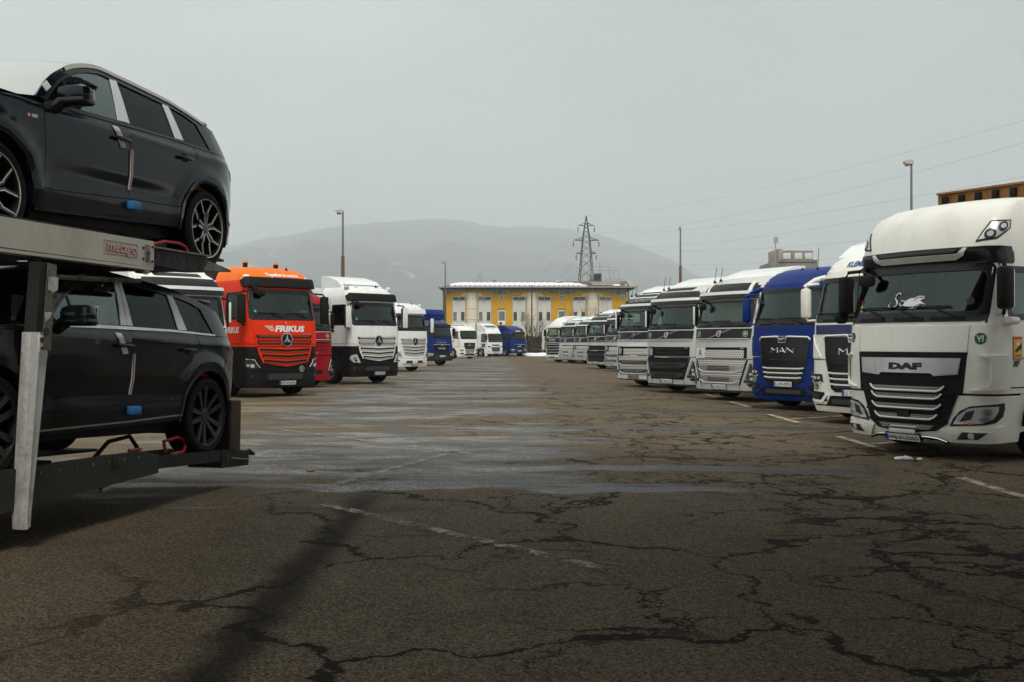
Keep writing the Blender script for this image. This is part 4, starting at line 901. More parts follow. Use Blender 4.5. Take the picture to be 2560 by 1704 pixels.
    T.underpinnings(); 
    if trailer: T.spoiler(3.2, 3.56, 1.1, 2.2, trailer, 1.0); T.trailer(2.7, 13.0, 1.15, 3.5, trailer)
    if snow: T.snow_cap(.9, 2.2, 3.30, .9, psi); T.snow_cap(2.9, 10, 3.52, 1.15, psi + 2)
    return T

# ---- Actros-like cab ---------------------------------------------------
MROWS = [(.28, .06, 1.20, .30, .08), (.5, .0, 1.23, .30, .10), (1.40, .0, 1.24, .30, .12), (1.75, .02, 1.23, .28, .12), (2.12, .06, 1.22, .26, .12), (2.95, .22, 1.17, .22, .12), (3.25, .28, 1.15, .22, .12), (3.42, .38, 1.11, .25, .12), (3.56, .56, 1.04, .28, .10), (3.64, .80, .96, .30, .08), (3.68, 1.15, .88, .30, .06)]
def star(T, z=1.60, r=.18):
    b_ = T.p('badge_face', circ(0, z, r, 28), 'black_gloss', .045, .05); ring('badge_ring', circ(0, z, r, 28), circ(0, z, r * .88, 28), T.F, 'chrome', b_, .055, .03)
    for k in range(3):
        a = R(90 + 120 * k); t = (r * .9 * math.cos(a), r * .9 * math.sin(a)); q = [(r * .17 * math.cos(a + s_), r * .17 * math.sin(a + s_)) for s_ in (R(-62), R(62))]
        T.p('star_point', [(0, z), (q[0][0], z + q[0][1]), (t[0], z + t[1]), (q[1][0], z + q[1][1])], 'chrome', .062, .02, par=b_)
def actros(label, C_, psi, cab, roof, low, slat, meshm, plate, hood_text=None, roof_text=None, visor='black_plastic', lamp_style='black', beacons=False, sticker=None, cab_text=None, trailer=None, spoiler=None, lights=False, horns=False, white_low=False, snow=False, bull_bar=False, k=1.0):
    rows = [(z * (1 if k == 1 else k), *r_) for z, *r_ in MROWS] if k != 1 else MROWS
    T = Truck(label, C_, psi, rows, depth=2.1); ws = (1.0, 2.31, 2.92); win = (.55, 1.34, 2.20, 2.88)
    T.shell('bumper', .28, 1.42, low, depth=.78, back=False)
    T.shell('cab_lower', 1.42, 2.12, cab); T.shell('cab_upper', 2.12, 3.27, cab, ws=ws, win=win); T.shell('roof', 3.27, 3.68, roof, cap=1)
    T.interior(2.28, 3.0, 'lining', None, 1, ws=ws, win=win)
    T.windscreen(1.0, 2.31, 2.92, .10, zb=2.14, frit=.06, top=.09)
    # hood panel and corner panels
    T.p('hood_panel', [(-.87, 1.44), (.87, 1.44), (1.02, 2.125), (-1.02, 2.125)], cab, .022, .03)
    for sg in (-1, 1):
        T.p('corner_panel', [(sg * .90, 1.50), (sg * 1.22, 1.52), (sg * 1.30, 1.60), (sg * 1.32, 2.10), (sg * 1.10, 2.16), (sg * 1.045, 2.12)][::sg], cab, .02, .03)
    # upper slats on the hood, lower grille with V shaped slats
    for i, z in enumerate((1.72, 1.565)):
        m = .0
        for sg in (-1, 1):
            T.p('grille_gap', [(sg * .20, z - .10), (sg * (.86 - .03 * i), z - .10), (sg * (.90 - .03 * i), z), (sg * .19, z)][::sg], 'black_plastic', .026, .01); T.p('grille_mesh', [(sg * .22, z - .050), (sg * .80, z - .050), (sg * .82, z - .010), (sg * .21, z - .010)][::sg], meshm, .030, .008)
            T.slat('grille_slat', sorted([(sg * .20, z - .095), (sg * .86, z - .095)]), .028, slat, .048, .03)
    P = [(-.86, 1.41), (-.82, 1.20), (-.70, .96), (0, .86), (.70, .96), (.82, 1.20), (.86, 1.41)]
    T.p('grille_surround', P, slat, .034, .05)
    for i in range(3):
        z = 1.375 - .155 * i; a = .80 - .055 * i; v = .035 + .01 * i
        T.p('grille_gap', [(-a, z), (-a + .03, z - .105), (0, z - .105 - v), (a - .03, z - .105), (a, z), (0, z - v)][::1], 'black_plastic', .040, .008)
        T.p('grille_mesh', [(-a + .05, z - .058), (-a + .06, z - .10), (0, z - .10 - v), (a - .06, z - .10), (a - .05, z - .058), (0, z - .058 - v)], meshm, .046, .008)
    star(T)
    # lamps
    if lamp_style == 'black':
        for sg in (-1, 1):
            q = T.p('headlamp', [(sg * x, z) for x, z in [(.78, .83), (.90, .98), (.93, 1.06), (1.20, 1.08), (1.24, .86), (1.05, .80)]][::sg], 'lamp_dark', .012, .02); T.p('lamp_lens', circ(sg * 1.0, .885, .055, 14), 'lamp_silver', .024, .02, par=q); T.p('lamp_lens', circ(sg * 1.11, .90, .04, 14), 'lamp_silver', .024, .02, par=q)
            T.bar('light_signature', [(sg * 1.20, 1.075), (sg * .94, 1.055), (sg * .90, .96), (sg * .80, .84)], .009, 'ink_white', .03)
    else:
        for sg in (-1, 1):
            q = T.p('headlamp', [(sg * x, z) for x, z in [(.78, .80), (.93, 1.12), (1.14, 1.08), (1.20, .95), (1.06, .82)]][::sg], 'lamp_silver', .014, .02); T.p('lamp_lens', circ(sg * 1.0, .98, .06, 14), 'clear_lens', .03, .02, par=q); T.p('lamp_lens', circ(sg * .96, .88, .045, 14), 'lamp_dark', .024, .02, par=q)
    for sg in (-1, 1): T.p('fog_lamp', circ(sg * 1.02, .60, .045, 12), 'lamp_dark', .012, .02)
    if white_low:
        T.p('lower_intake', [(-.80, .44), (.80, .44), (.70, .66), (-.70, .66)], low, .03, .04)
        for sg in (-1, 1): T.p('intake', [(sg * .18, .47), (sg * .62, .47), (sg * .56, .60), (sg * .18, .60)][::sg], 'louvre', .036, .01)
    else:
        T.p('lower_intake', [(-.66, .42), (.66, .42), (.74, .74), (-.74, .74)], 'black_plastic', .006, .015); T.p('intake', rrect(-.55, .50, .55, .66, .03, 2, 6), 'louvre', .012, .01)
    T.bar('bumper_crease', [(-1.2, .79), (-.72, .77), (0, .735), (.72, .77), (1.2, .79)], .012, low, .012)
    T.plate(plate, .05, .41, .03)
    # visor over the screen
    T.p('sun_visor', [(-1.12, 3.06), (1.12, 3.06), (1.14, 3.22), (1.0, 3.28), (-1.0, 3.28), (-1.14, 3.22)], visor, .13, .18)
    for sg in (-1, 1): T.p('marker_lamp', rrect(sg * .98 - .08, 3.36, sg * .98 + .08, 3.41, .02, 2, 2), 'ink_white', .012, .02)
    if hood_text:
        for i in range(4): T.p('wing_stroke', [(-.66 + .05 * i, 1.975 - .04 * i), (-.40 + .012 * i, 1.975 - .04 * i), (-.41 + .012 * i, 1.957 - .04 * i), (-.635 + .05 * i, 1.957 - .04 * i)], 'ink_white', .030, .004)
        T.text(hood_text, .12, 1.82, .165, 'ink_white', .030, width=.98, bold=.05, shear=.18)
    T.text('ACTROS', .70, 1.735, .035, 'ink_grey', .030, width=.30, shear=.2)
    T.p('hood_lock', circ(0, 2.07, .025, 10), 'chrome', .03, .01)
    if roof_text: T.text(roof_text, .12, 3.385, .085, 'ink_white', .016, width=1.1, bold=.05)
    if sticker: T.sticker(sticker, .52, .79, .085)
    T.wipers(2.21, .75, (-.1, .75), -1, .11)
    for sg in (-1, 1): T.side(sg, win, (.42, 1.48, 1.5, 3.15), handle=True)
    if cab_text: text_on('lettering', cab_text, .95, 1.78, .17, T.S(-1), 'ink_white', T.e, .01, width=.75, bold=.04, shear=.18, flip=True, mirror=True)
    for sg in (-1, 1):
        T.sp('step_panel', [(.78, .35), (1.9, .95), (1.9, 1.42), (.78, 1.42)], sg, 'black_plastic', .002, .02)
    T.mirrors(2.05, 2.85, y=.12, out=.20, w_=.26, d=.13, mat='black_plastic', cap='bar_white' if cab == 'paint_white' else None); T.front_mirror(-.98, 3.02, L=.3)
    for a, t_ in ((-.86, 'sticker_teal'),): T.p('permit', circ(a, 2.39, .035, 12), t_, -.006, .003)
    if beacons:
        for a, y in ((-.62, 1.2), (.40, 1.25)):
            MB().cyl((a, y, 3.64), (a, y, 3.80), .07, n=12).build('beacon_stem', 'black_plastic', T.e); MB().cyl((a, y, 3.80), (a, y, 3.86), .07, .055, n=12).build('beacon', 'amber', T.e)
    T.antenna(.45, .75, 3.62, .1, .02); T.p('roof_hatch', rrect(-.5, 3.645, .5, 3.672, .01, 2, 4), roof, .01, .01)
    if horns:
        for a in (-.95, -.55, 1.02): MB().lathe([(0, 0), (.09, 0), (.1, .06), (.06, .12), (0, .13)], (a, .75, 3.55), (0, -1, .2), 14).build('roof_lamp', 'lamp_silver', T.e)
    T.underpinnings(); 
    if spoiler: T.spoiler(3.62, 4.05, 1.0, 2.3, spoiler, .95)
    if trailer: T.trailer(2.8, 13.2, 1.15, 3.62, trailer)
    if snow: T.snow_cap(1.0, 2.2, 3.72, .9, psi); T.snow_cap(2.9, 9, 3.64, 1.15, psi + 2)
    return T

# ---- MAN-like cabs -----------------------------------------------------
def man_letters(T, a0, z0, w_, h):
    q = w_ / 3.4; t = .026
    st = []
    for i, L in enumerate('MAN'):
        x = a0 - w_ / 2 + i * q * 1.2; x1 = x + q
        if L == 'M': st += [((x, 0), (x, 1)), ((x, 1), ((x + x1) / 2, .45)), (((x + x1) / 2, .45), (x1, 1)), ((x1, 1), (x1, 0))]
        elif L == 'A': st += [((x, 0), ((x + x1) / 2, 1)), (((x + x1) / 2, 1), (x1, 0)), ((x + q * .22, .3), (x1 - q * .22, .3))]
        else: st += [((x, 0), (x, 1)), ((x, 1), (x1, 0)), ((x1, 0), (x1, 1))]
    mb = MB()
    for (xa, za), (xb_, zb) in st:
        mb.tube([T.F(xa, z0 + za * h) + Vector((0, -.02, 0)), T.F(xb_, z0 + zb * h) + Vector((0, -.02, 0))], t * .5, 5)
    mb.build('lettering', 'chrome', T.e)['kind'] = 'stuff'
NROWS = [(.22, .06, 1.14, .26, .08), (.36, .0, 1.18, .26, .10), (1.20, .0, 1.20, .26, .12), (1.86, .04, 1.20, .24, .12), (2.70, .24, 1.13, .22, .13), (2.85, .30, 1.11, .22, .13), (3.02, .44, 1.06, .24, .12), (3.14, .64, 1.00, .26, .10), (3.22, .92, .94, .28, .08), (3.26, 1.2, .88, .3, .06)]
def man_new(label, C_, psi, cab, low=None, plate='LJ 89-PPN', stripe=None, tall=0., roof_text=None, sticker=True, trailer='paint_white', spoiler=None, chrome_bars=True, lit=None, k=1., sun=None):
    rows = [(z if z < 2.8 else z + tall * min(1, (z - 2.7) / .3), *r_) for z, *r_ in NROWS]; low = low or cab
    T = Truck(label, C_, psi, rows, depth=2.1); ws = (.98, 2.02, 2.68); win = (.52, 1.32, 1.96, 2.64); zt = rows[-1][0]
    T.shell('bumper', .22, 1.19, low, depth=.75, back=False); T.shell('cab_lower', 1.21, 1.86, cab); T.shell('cab_upper', 1.86, 2.85, cab, ws=ws, win=win); T.shell('roof', 2.85, zt, cab, cap=1)
    T.interior(1.99, 2.76, 'lining', None, 1, ws=ws, win=win)
    T.windscreen(.98, 2.02, 2.68, .10, zb=1.88, frit=.05, top=.035)
    if stripe: T.p('nose_stripe', [(-.98, 1.66), (.98, 1.66), (1.0, 1.84), (-1.0, 1.84)], stripe, .006, .01)
    G = [(-.72, 1.61), (-.68, 1.26), (-.52, .66), (-.42, .60), (.42, .60), (.52, .66), (.68, 1.26), (.72, 1.61)]
    g = T.p('grille_panel', G, 'black_gloss', .014, .03)
    T.bar('grille_brow', [(-.74, 1.57), (-.68, 1.63), (-.15, 1.645), (-.10, 1.60), (.10, 1.60), (.15, 1.645), (.68, 1.63), (.74, 1.57)], .020, 'bar_white', .024)
    T.p('badge_plate', [(-.14, 1.655), (-.10, 1.525), (.10, 1.525), (.14, 1.655)], 'chrome', .034, .03); T.p('badge_face', [(-.115, 1.64), (-.085, 1.54), (.085, 1.54), (.115, 1.64)], 'black_gloss', .040, .01); T.p('lion', [(-.07, 1.565), (-.02, 1.575), (.03, 1.565), (.075, 1.60), (.05, 1.62), (.0, 1.605), (-.06, 1.595)], 'chrome', .044, .006)
    for z, hh in ((1.365, .045), (1.30, .045)): pass
    man_letters(T, 0, 1.30, .64, .11)
    for z in (1.40, 1.352): pass
    T.p('lower_lip', [(-.42, 1.17), (-.38, 1.13), (.38, 1.13), (.42, 1.17)], 'dark_grey', .020, .01)
    for i, z in enumerate((.965, .86, .755)):
        a = .59 - .03 * i
        T.slat('grille_slat', [(-a, z + .012), (-a + .13, z), (a - .13, z), (a, z + .012)], .030, 'bar_white' if chrome_bars else 'dark_grey', .040, .03); T.p('grille_gap', [(-a + .10, z - .075), (a - .10, z - .075), (a - .08, z - .03), (-a + .08, z - .03)], 'louvre', .022, .01)
    for sg in (-1, 1):
        T.p('corner_panel', [(sg * x, z) for x, z in [(.80, 1.24), (1.18, 1.22), (1.26, 1.30), (1.26, 1.62), (1.12, 1.66), (.84, 1.30)]][::sg], cab, .022, .03); T.p('corner_slot', [(sg * x, z) for x, z in [(1.10, 1.32), (1.16, 1.32), (1.16, 1.62), (1.12, 1.64)]][::sg], 'black_plastic', .026, .01)
        q = T.p('headlamp', [(sg * x, z) for x, z in [(.74, .78), (1.12, .76), (1.14, .93), (.78, .925)]][::sg], 'lamp_dark', .012, .02); 
        for x in (.86, .96, 1.05): T.p('lamp_lens', circ(sg * x, .85, .032, 12), 'lamp_silver', .022, .012, par=q)
        T.bar('light_signature', [(sg * 1.13, .80), (sg * 1.10, .765), (sg * .78, .775)], .009, 'ink_white', .022)
        T.p('fog_recess', [(sg * x, z) for x, z in [(.62, .42), (1.12, .40), (1.14, .60), (.72, .585)]][::sg], 'black_plastic', .010, .02); T.p('fog_lamp', rrect(*sorted([sg * .84, sg * 1.06])[:1], .46, sorted([sg * .84, sg * 1.06])[1], .55, .03, 3, 2), 'lamp_dark', .02, .012)
        T.p('bumper_blade', [(sg * x, z) for x, z in [(1.12, .40), (.74, .385), (.60, .54), (.66, .56), (.78, .435), (1.13, .445)]][::sg], low, .024, .03)
    T.p('lower_intake', [(-.64, .36), (.64, .36), (.54, .53), (-.54, .53)], 'black_plastic', .012, .02); T.p('intake', rrect(-.5, .38, .5, .47, .02, 2, 5), 'louvre', .016, .01)
    T.bar('bumper_line', [(-1.1, .345), (1.1, .345)], .012, 'black_plastic', .004)
    T.plate(plate, .03, .595, .034)
    if sticker: T.sticker('L', -.92, .69, .075)
    T.p('screen_visor', rrect(-1.0, 2.70, 1.0, 2.735, .012, 2, 8), 'black_gloss', .012, .02)
    for sg in (-1, 1): T.p('marker_lamp', rrect(sg * .94 - .07, 2.93 + tall * .6, sg * .94 + .07, 2.965 + tall * .6, .015, 2, 2), 'ink_white', .014, .02)
    if roof_text: T.text(roof_text, -.20, 2.92 + tall * .5, .10, 'ink_blue', .012, bold=.03, shear=.2)
    T.wipers(1.94, .8, (-.25, .55), -1, .10)
    for a in (-.6, .1, .65): T.p('cowl_vent', rrect(a - .2, 1.905, a + .2, 1.935, .012, 2, 3), 'black_plastic', .02, .012)
    for sg in (-1, 1): T.side(sg, win, (.42, 1.44, 1.24, 2.76)); T.sp('step_panel', [(.75, .35), (1.9, .9), (1.9, 1.2), (.75, 1.2)], sg, low if low == 'paint_cream' else 'black_plastic', .002, .02)
    T.mirrors(1.98, 2.56, y=.18, out=.15, w_=.2, d=.12, mat=cab, cap=None, arm=cab); T.p('inner_mirror', circ(-.72, 2.52, .11, 14, .09), 'black_plastic', -.03, .02)
    # stalk mirror reaching forward
    for sg in (-1,): MB().tube([T.F(sg * 1.08, 2.78), T.F(sg * 1.08, 2.74) + Vector((sg * .16, -.10, -.02)), T.F(sg * 1.08, 2.66) + Vector((sg * .30, -.22, -.07))], [.05, .055, .04], 8).build('mirror_stalk', cab, T.e)
    T.antenna(.35, .78, zt - .1, .5, .02); T.antenna(-.15, .85, zt - .08, .08, .0)
    T.underpinnings()
    if spoiler: T.spoiler(zt - .12, zt + .34, .8, 2.3, spoiler, .98)
    if trailer: T.trailer(2.8, 13.2, 1.15, 3.35, trailer)
    return T
OROWS = [(.34, .05, 1.20, .24, .06), (.5, .0, 1.23, .24, .08), (.95, .0, 1.23, .24, .08), (1.45, .02, 1.22, .22, .10), (1.86, .06, 1.20, .22, .10), (2.62, .20, 1.15, .2, .12), (2.80, .28, 1.12, .22, .12), (2.94, .42, 1.06, .24, .1), (3.04, .66, .98, .26, .08), (3.08, .95, .9, .28, .06)]
def man_old(label, C_, psi, cab, low, top, box=None, text=None, scale=1., hood_light=False, box_h=3.6, deflector=None, sign=None, roofbox=None):
    T = Truck(label, C_, psi, OROWS, depth=1.9); ws = (.98, 1.98, 2.58); win = (.5, 1.25, 1.92, 2.54)
    T.shell('bumper', .34, .93, low, depth=.75, back=False); T.shell('cab_lower', .95, 1.86, cab); T.shell('cab_upper', 1.86, 2.66, cab, ws=ws, win=win); T.shell('roof', 2.66, 3.08, top, cap=1)
    T.interior(1.95, 2.66, 'lining', None, 1, ws=ws, win=win); T.windscreen(.98, 1.98, 2.58, .1, zb=1.84, frit=.05)
    g = T.p('grille_panel', [(-.72, 1.44), (-.62, 1.0), (.62, 1.0), (.72, 1.44)], 'black_plastic', .012, .02); T.bar('grille_brow', [(-.76, 1.45), (-.2, 1.44), (0, 1.39), (.2, 1.44), (.76, 1.45)], .018, 'chrome', .024); T.text('MAN', 0, 1.13, .13, 'chrome', .022, width=.62, bold=.03)
    T.p('badge_plate', circ(0, 1.43, .07, 14, .04), 'chrome', .03, .02)
    for z in (1.33, 1.08, 1.03): T.slat('grille_slat', [(-.6, z), (.6, z)], .018, 'dark_grey', .02, .012)
    if text: T.text(text, 0, 1.54, .10, 'ink_grey', .012, width=.9)
    for sg in (-1, 1):
        T.p('bumper_corner', [(sg * x, z) for x, z in [(.70, .40), (1.22, .38), (1.24, .92), (.66, .92)]][::sg], low, .03, .05)
        q = T.p('headlamp', [(sg * x, z) for x, z in [(.80, .70), (1.14, .68), (1.14, .88), (.76, .86)]][::sg], 'lamp_silver', .04, .03); T.p('lamp_lens', circ(sg * .9, .78, .05, 12), 'clear_lens', .05, .02, par=q); T.p('lamp_lens', circ(sg * 1.04, .78, .05, 12), 'lamp_dark', .046, .02, par=q); T.p('fog_lamp', circ(sg * 1.0, .52, .05, 12), 'lamp_dark', .036, .02)
    T.p('lower_intake', [(-.60, .42), (.60, .42), (.62, .74), (-.62, .74)], 'louvre', .012, .02); T.plate('LJ 412-KE', 0, .66, .03)
    T.p('sun_visor', rrect(-1.06, 2.60, 1.06, 2.74, .05, 3, 8), 'black_gloss', .11, .15); T.front_mirror(-.95, 2.58); T.mirrors(1.95, 2.5, y=.2, out=.16, w_=.22, d=.13); T.wipers(1.88, .7, (-.2, .6), -1, .1)
    T.p('dash_cloth', [(-.90, 2.0), (-.1, 2.0), (-.1, 2.06), (-.90, 2.06)], 'red_cloth', -.10, .02) if sign == 'cloth' else None
    for sg in (-1, 1): T.side(sg, win, (.4, 1.4, 1.0, 2.62)); T.sp('step_panel', [(.75, .4), (.95, .95), (.75, .95)], sg, low, .002, .02)
    T.underpinnings(axle=1.35, tractor=True)
    if deflector: T.spoiler(2.98, 3.46, .5, 1.9, deflector, 1.02)
    if sign == 'taxi': T.p('roof_sign', rrect(-.35, 2.82, .35, 2.93, .02, 2, 4), 'sticker_yellow', .06, .08)
    if box: T.trailer(2.1, 8.6, 1.05, box_h, box)
    if roofbox:
        mb = MB(); n = 10; P = [(1.35 + .28 * (1 - math.cos(math.pi * k / n)) * 0 - .25 * math.sin(math.pi * k / n), 3.1 + .72 * k / n) for k in range(n + 1)] + [(2.6, 3.82), (2.6, 3.1)]
        mb.prism_x(P, -1.22, 1.22).build('load_cover', roofbox, T.e, ang=40); MB().box((0, 1.1, 3.22), (2.3, .2, .2), bev=.05).build('cover_roll', roofbox, T.e); T.trailer(2.62, 8.4, 1.05, 3.8, roofbox, 1.22)
    return T
# ---- the nearest white truck ------------------------------------------
DROWS = [(.30, .05, 1.17, .30, .12), (.40, .0, 1.20, .30, .14), (.90, .0, 1.22, .30, .14), (1.45, .02, 1.22, .28, .14), (1.85, .06, 1.21, .26, .14), (2.56, .24, 1.14, .22, .14), (2.62, .25, 1.14, .22, .14), (2.74, .17, 1.16, .26, .16), (3.0, .24, 1.15, .28, .16), (3.18, .31, 1.13, .30, .16), (3.32, .43, 1.09, .32, .14), (3.43, .66, 1.03, .34, .12), (3.50, 1.0, .98, .34, .10), (3.53, 1.4, .94, .34, .08)]
def daf_xf(C_, psi):
    cr = 'paint_cream'
    T = Truck('nearest truck on the right, cream white with black grille and silver nose panel', C_, psi, DROWS, depth=2.15, dz=-.06); ws = (1.0, 1.95, 2.53); win = (.56, 1.36, 1.90, 2.50)
    T.shell('bumper', .30, .90, cr, depth=.80, back=False); T.shell('cab_lower', .925, 1.80, cr); T.shell('cab_upper', 1.80, 2.62, cr, ws=ws, win=win); T.shell('roof', 2.62, 3.53, cr, cap=1)
    T.interior(1.93, 2.60, 'lining', None, 1, ws=ws, win=win)
    MB().box((0, 1.6, 2.3), (2.1, .05, .8)).build('bunk_wall', 'lining', T.e)
    T.windscreen(1.0, 1.95, 2.53, .12, zb=1.835, frit=.05, top=.06)
    # roof front: lip, chrome blade, lamps
    T.p('roof_lip', [(-1.32, 2.585), (1.32, 2.585), (1.36, 2.72), (1.30, 2.80), (-1.30, 2.80), (-1.36, 2.72)], 'black_gloss', .012, .05)
    T.p('roof_blade', [(-.72, 2.785), (-.67, 2.70), (-.56, 2.65), (.56, 2.65), (.67, 2.70), (.72, 2.785), (.67, 2.785), (.60, 2.725), (-.60, 2.725), (-.67, 2.785)], 'bar_white', .026, .03)
    T.p('blade_gap', [(-.60, 2.775), (-.56, 2.738), (.56, 2.738), (.60, 2.775)], 'louvre', .020, .01)
    for sg in (-1, 1):
        q = T.p('roof_lamp', [(sg * x, z) for x, z in [(.80, 2.86), (.92, 3.13), (1.20, 3.15), (1.22, 3.04), (1.04, 2.89)]][::sg], 'dark_grey', .010, .02); T.p('lamp_housing', [(sg * x, z) for x, z in [(.83, 2.885), (.935, 3.11), (1.18, 3.13), (1.19, 3.04), (1.03, 2.91)]][::sg], 'lamp_silver', .014, .006, par=q)
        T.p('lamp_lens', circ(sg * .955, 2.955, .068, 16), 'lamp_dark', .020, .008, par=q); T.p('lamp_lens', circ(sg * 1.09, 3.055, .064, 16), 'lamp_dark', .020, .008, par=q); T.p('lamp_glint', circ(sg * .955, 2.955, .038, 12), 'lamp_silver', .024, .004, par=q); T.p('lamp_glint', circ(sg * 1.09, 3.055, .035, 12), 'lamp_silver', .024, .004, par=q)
    # hood and corner panels
    T.p('hood_panel', [(-.82, 1.455), (.82, 1.455), (.835, 1.785), (-.835, 1.785)], cr, .016, .03)
    for sg in (-1, 1):
        T.p('corner_panel', [(sg * x, z) for x, z in [(.70, .935), (1.30, .935), (1.34, 1.0), (1.36, 1.78), (1.16, 1.83), (.85, 1.79), (.835, 1.44)]][::sg], cr, .014, .03)
        T.p('air_deflector', [(sg * x, z) for x, z in [(.86, .96), (1.34, .98), (1.40, 1.06), (1.40, 1.36), (1.34, 1.42), (.98, 1.41), (1.08, 1.36), (1.10, 1.10), (1.06, 1.02)]][::sg], cr, .05, .06); T.p('deflector_gap', [(sg * x, z) for x, z in [(1.06, 1.05), (1.10, 1.10), (1.09, 1.34), (1.06, 1.36)]][::sg], 'dark_grey' if sg < 0 else 'paint_cream', .020, .01)
    # grille
    G = [(-.83, 1.45), (-.785, .94), (-.72, .90), (-.58, .52), (-.44, .425), (-.20, .40), (.20, .40), (.44, .425), (.58, .52), (.72, .90), (.785, .94), (.83, 1.45)]
    g = T.p('grille_panel', G, 'black_plastic', .018, .03)
    T.p('nose_panel', [(-.755, 1.375), (-.725, 1.165), (-.42, 1.14), (-.38, 1.175), (.38, 1.175), (.42, 1.14), (.725, 1.165), (.755, 1.375)], 'alu', .036, .03)
    for sg in (-1, 1): T.p('nose_cheek', [(sg * x, z) for x, z in [(.44, 1.155), (.715, 1.178), (.735, 1.325), (.52, 1.315)]][::sg], 'alu', .050, .02)
    T.text('DAF', 0, 1.225, .085, 'ink', .042, width=.50, bold=.07)
    for z, a, hh in ((1.0, .57, .07), (.90, .54, .062), (.765, .53, .068), (.63, .48, .062)):
        T.p('grille_fold', [(-a - .12, z - .10), (a + .12, z - .10), (a + .10, z - .055), (-a - .10, z - .055)], 'black_plastic', .034, .03)
        T.p('grille_mesh', [(-a + .07, z - .055), (a - .07, z - .055), (a - .02, z + .0), (-a + .02, z + .0)], 'mesh_dark', .028, .01)
        T.bar('grille_bar', [(-a, z + .012), (-a + .04, z - .03), (-a + .10, z - .058), (a - .10, z - .058), (a - .04, z - .03), (a, z + .012)], .013, 'bar_white', .046)
    T.p('grille_mesh', [(-.36, .435), (.36, .435), (.42, .50), (-.42, .50)], 'mesh_dark', .026, .01); T.bar('grille_bar', [(-.2, .462), (.2, .462)], .008, 'bar_white', .04); T.p('radar_cover', rrect(-.09, .585, .09, .675, .02, 2, 2), 'black_gloss', .05, .02)
    # headlamps, fog lamps, bumper blade
    for sg in (-1, 1):
        q = T.p('headlamp', [(sg * x, z) for x, z in [(.62, .50), (.66, .60), (.74, .70), (.86, .765), (1.02, .785), (1.30, .81), (1.31, .74), (1.27, .64), (1.16, .56), (1.02, .53)]][::sg], 'dark_grey', .012, .02); T.p('lamp_housing', [(sg * x, z) for x, z in [(.66, .525), (.72, .64), (.84, .735), (1.0, .76), (1.20, .77), (1.19, .70), (1.13, .61), (1.0, .55)]][::sg], 'lamp_silver', .018, .008, par=q)
        T.p('lamp_lens', circ(sg * 1.06, .70, .055, 16, .045), 'clear_lens', .032, .015, par=q); T.p('lamp_lens', circ(sg * 1.03, .605, .07, 16, .035), 'clear_lens', .032, .015, par=q); T.p('lamp_reflector', [(sg * x, z) for x, z in [(.74, .56), (.82, .69), (.92, .72), (.88, .60)]][::sg], 'lamp_dark', .022, .006, par=q); T.p('indicator', rrect(*([sg * .84, .535, sg * .90, .56] if sg > 0 else [-.90, .535, -.84, .56]), .008, 2, 2), 'amber', .024, .006, par=q)
        for x in (.69, .73, .77): T.p('daylight_lamp', circ(sg * x, .547, .016, 10), 'bar_white', .024, .006, par=q)
        T.p('bumper_skirt', [(sg * x, z) for x, z in [(.50, .455), (1.28, .52), (1.33, .50), (1.33, .31), (.60, .30)]][::sg], cr, .03, .05)
        f = T.p('fog_recess', [(sg * x, z) for x, z in [(.62, .335), (1.05, .36), (1.14, .45), (.74, .45), (.66, .41)]][::sg], 'paint_white', .036, .02); T.p('fog_lamp', [(sg * x, z) for x, z in [(.70, .35), (.94, .36), (1.06, .435), (.78, .435)]][::sg], 'lamp_dark', .042, .02, par=f); T.p('fog_lens', circ(sg * .88, .395, .035, 12), 'lamp_silver', .048, .01, par=f)
    T.bar('lower_blade', [(-.60, .275), (-.48, .315), (-.34, .325), (.34, .325), (.48, .315), (.60, .275)], .02, 'black_plastic', .02); T.bar('lower_blade', [(-.58, .29), (-.47, .328), (-.34, .34), (.34, .34), (.47, .328), (.58, .29)], .010, 'chrome', .04)
    T.p('plate_pad', [(-.22, .37), (.16, .37), (.17, .425), (-.23, .425)], cr, .04, .04)
    T.plate('MB GLS002', -.03, .325, .06)
    T.p('plate_crest', [(-.135, .345), (-.10, .345), (-.10, .32), (-.118, .308), (-.135, .32)][::-1], 'sticker_red', .070, .002)
    T.sticker('L', -.99, 1.645, .072); T.sticker('VI', .97, 1.62, .078)
    T.wipers(1.90, .62, (-.42, .12, .66), -1, .12)
    for a in (-.62, .0, .55): T.p('cowl_vent', rrect(a - .22, 1.855, a + .22, 1.895, .015, 2, 3), 'black_plastic', .024, .016)
    # window script, as a sticker on the glass
    Sx, Sz = -.30, 2.04
    def script(pts, r): 
        P = [T.F(Sx + x, Sz + z) + Vector((0, -.006, 0)) for x, z in pts]; return MB().tube(P, r, 5).build('window_script', 'ink_white', T.e, ang=80)
    script([(.03 + .10, .17), (.10, .20), (.05, .17), (.04, .12), (.08, .08), (.08, .03), (.03, .0), (-.04, .0), (-.06, .04), (-.03, .07)], [.005, .009, .012, .012, .012, .012, .011, .009, .007, .005])
    script([(.20, .08), (.15, .09), (.12, .05), (.14, .02), (.19, .03), (.21, .08), (.20, .02), (.24, .02)], .009)
    T.p('window_script', [(Sx + x, Sz + z) for x, z in [(.20, .0), (.22, .09), (.28, .12), (.34, .10), (.42, .13), (.49, .11), (.43, .085), (.50, .04), (.44, .03), (.40, .0), (.46, -.01), (.30, -.02)]][::-1], 'ink_white', .002, .004, step=.2)
    script([(.34, .10), (.40, .14), (.47, .14), (.50, .11)], .008); script([(.38, .02), (.45, .05), (.52, .03), (.47, .0)], .008)
    for z, m in ((2.14, 'paint_red'), (2.06, 'sticker_yellow'), (2.01, 'sticker_teal'), (1.985, 'sticker_white')): T.p('permit', circ(-.90, z, .028, 10), m, -.006, .003)
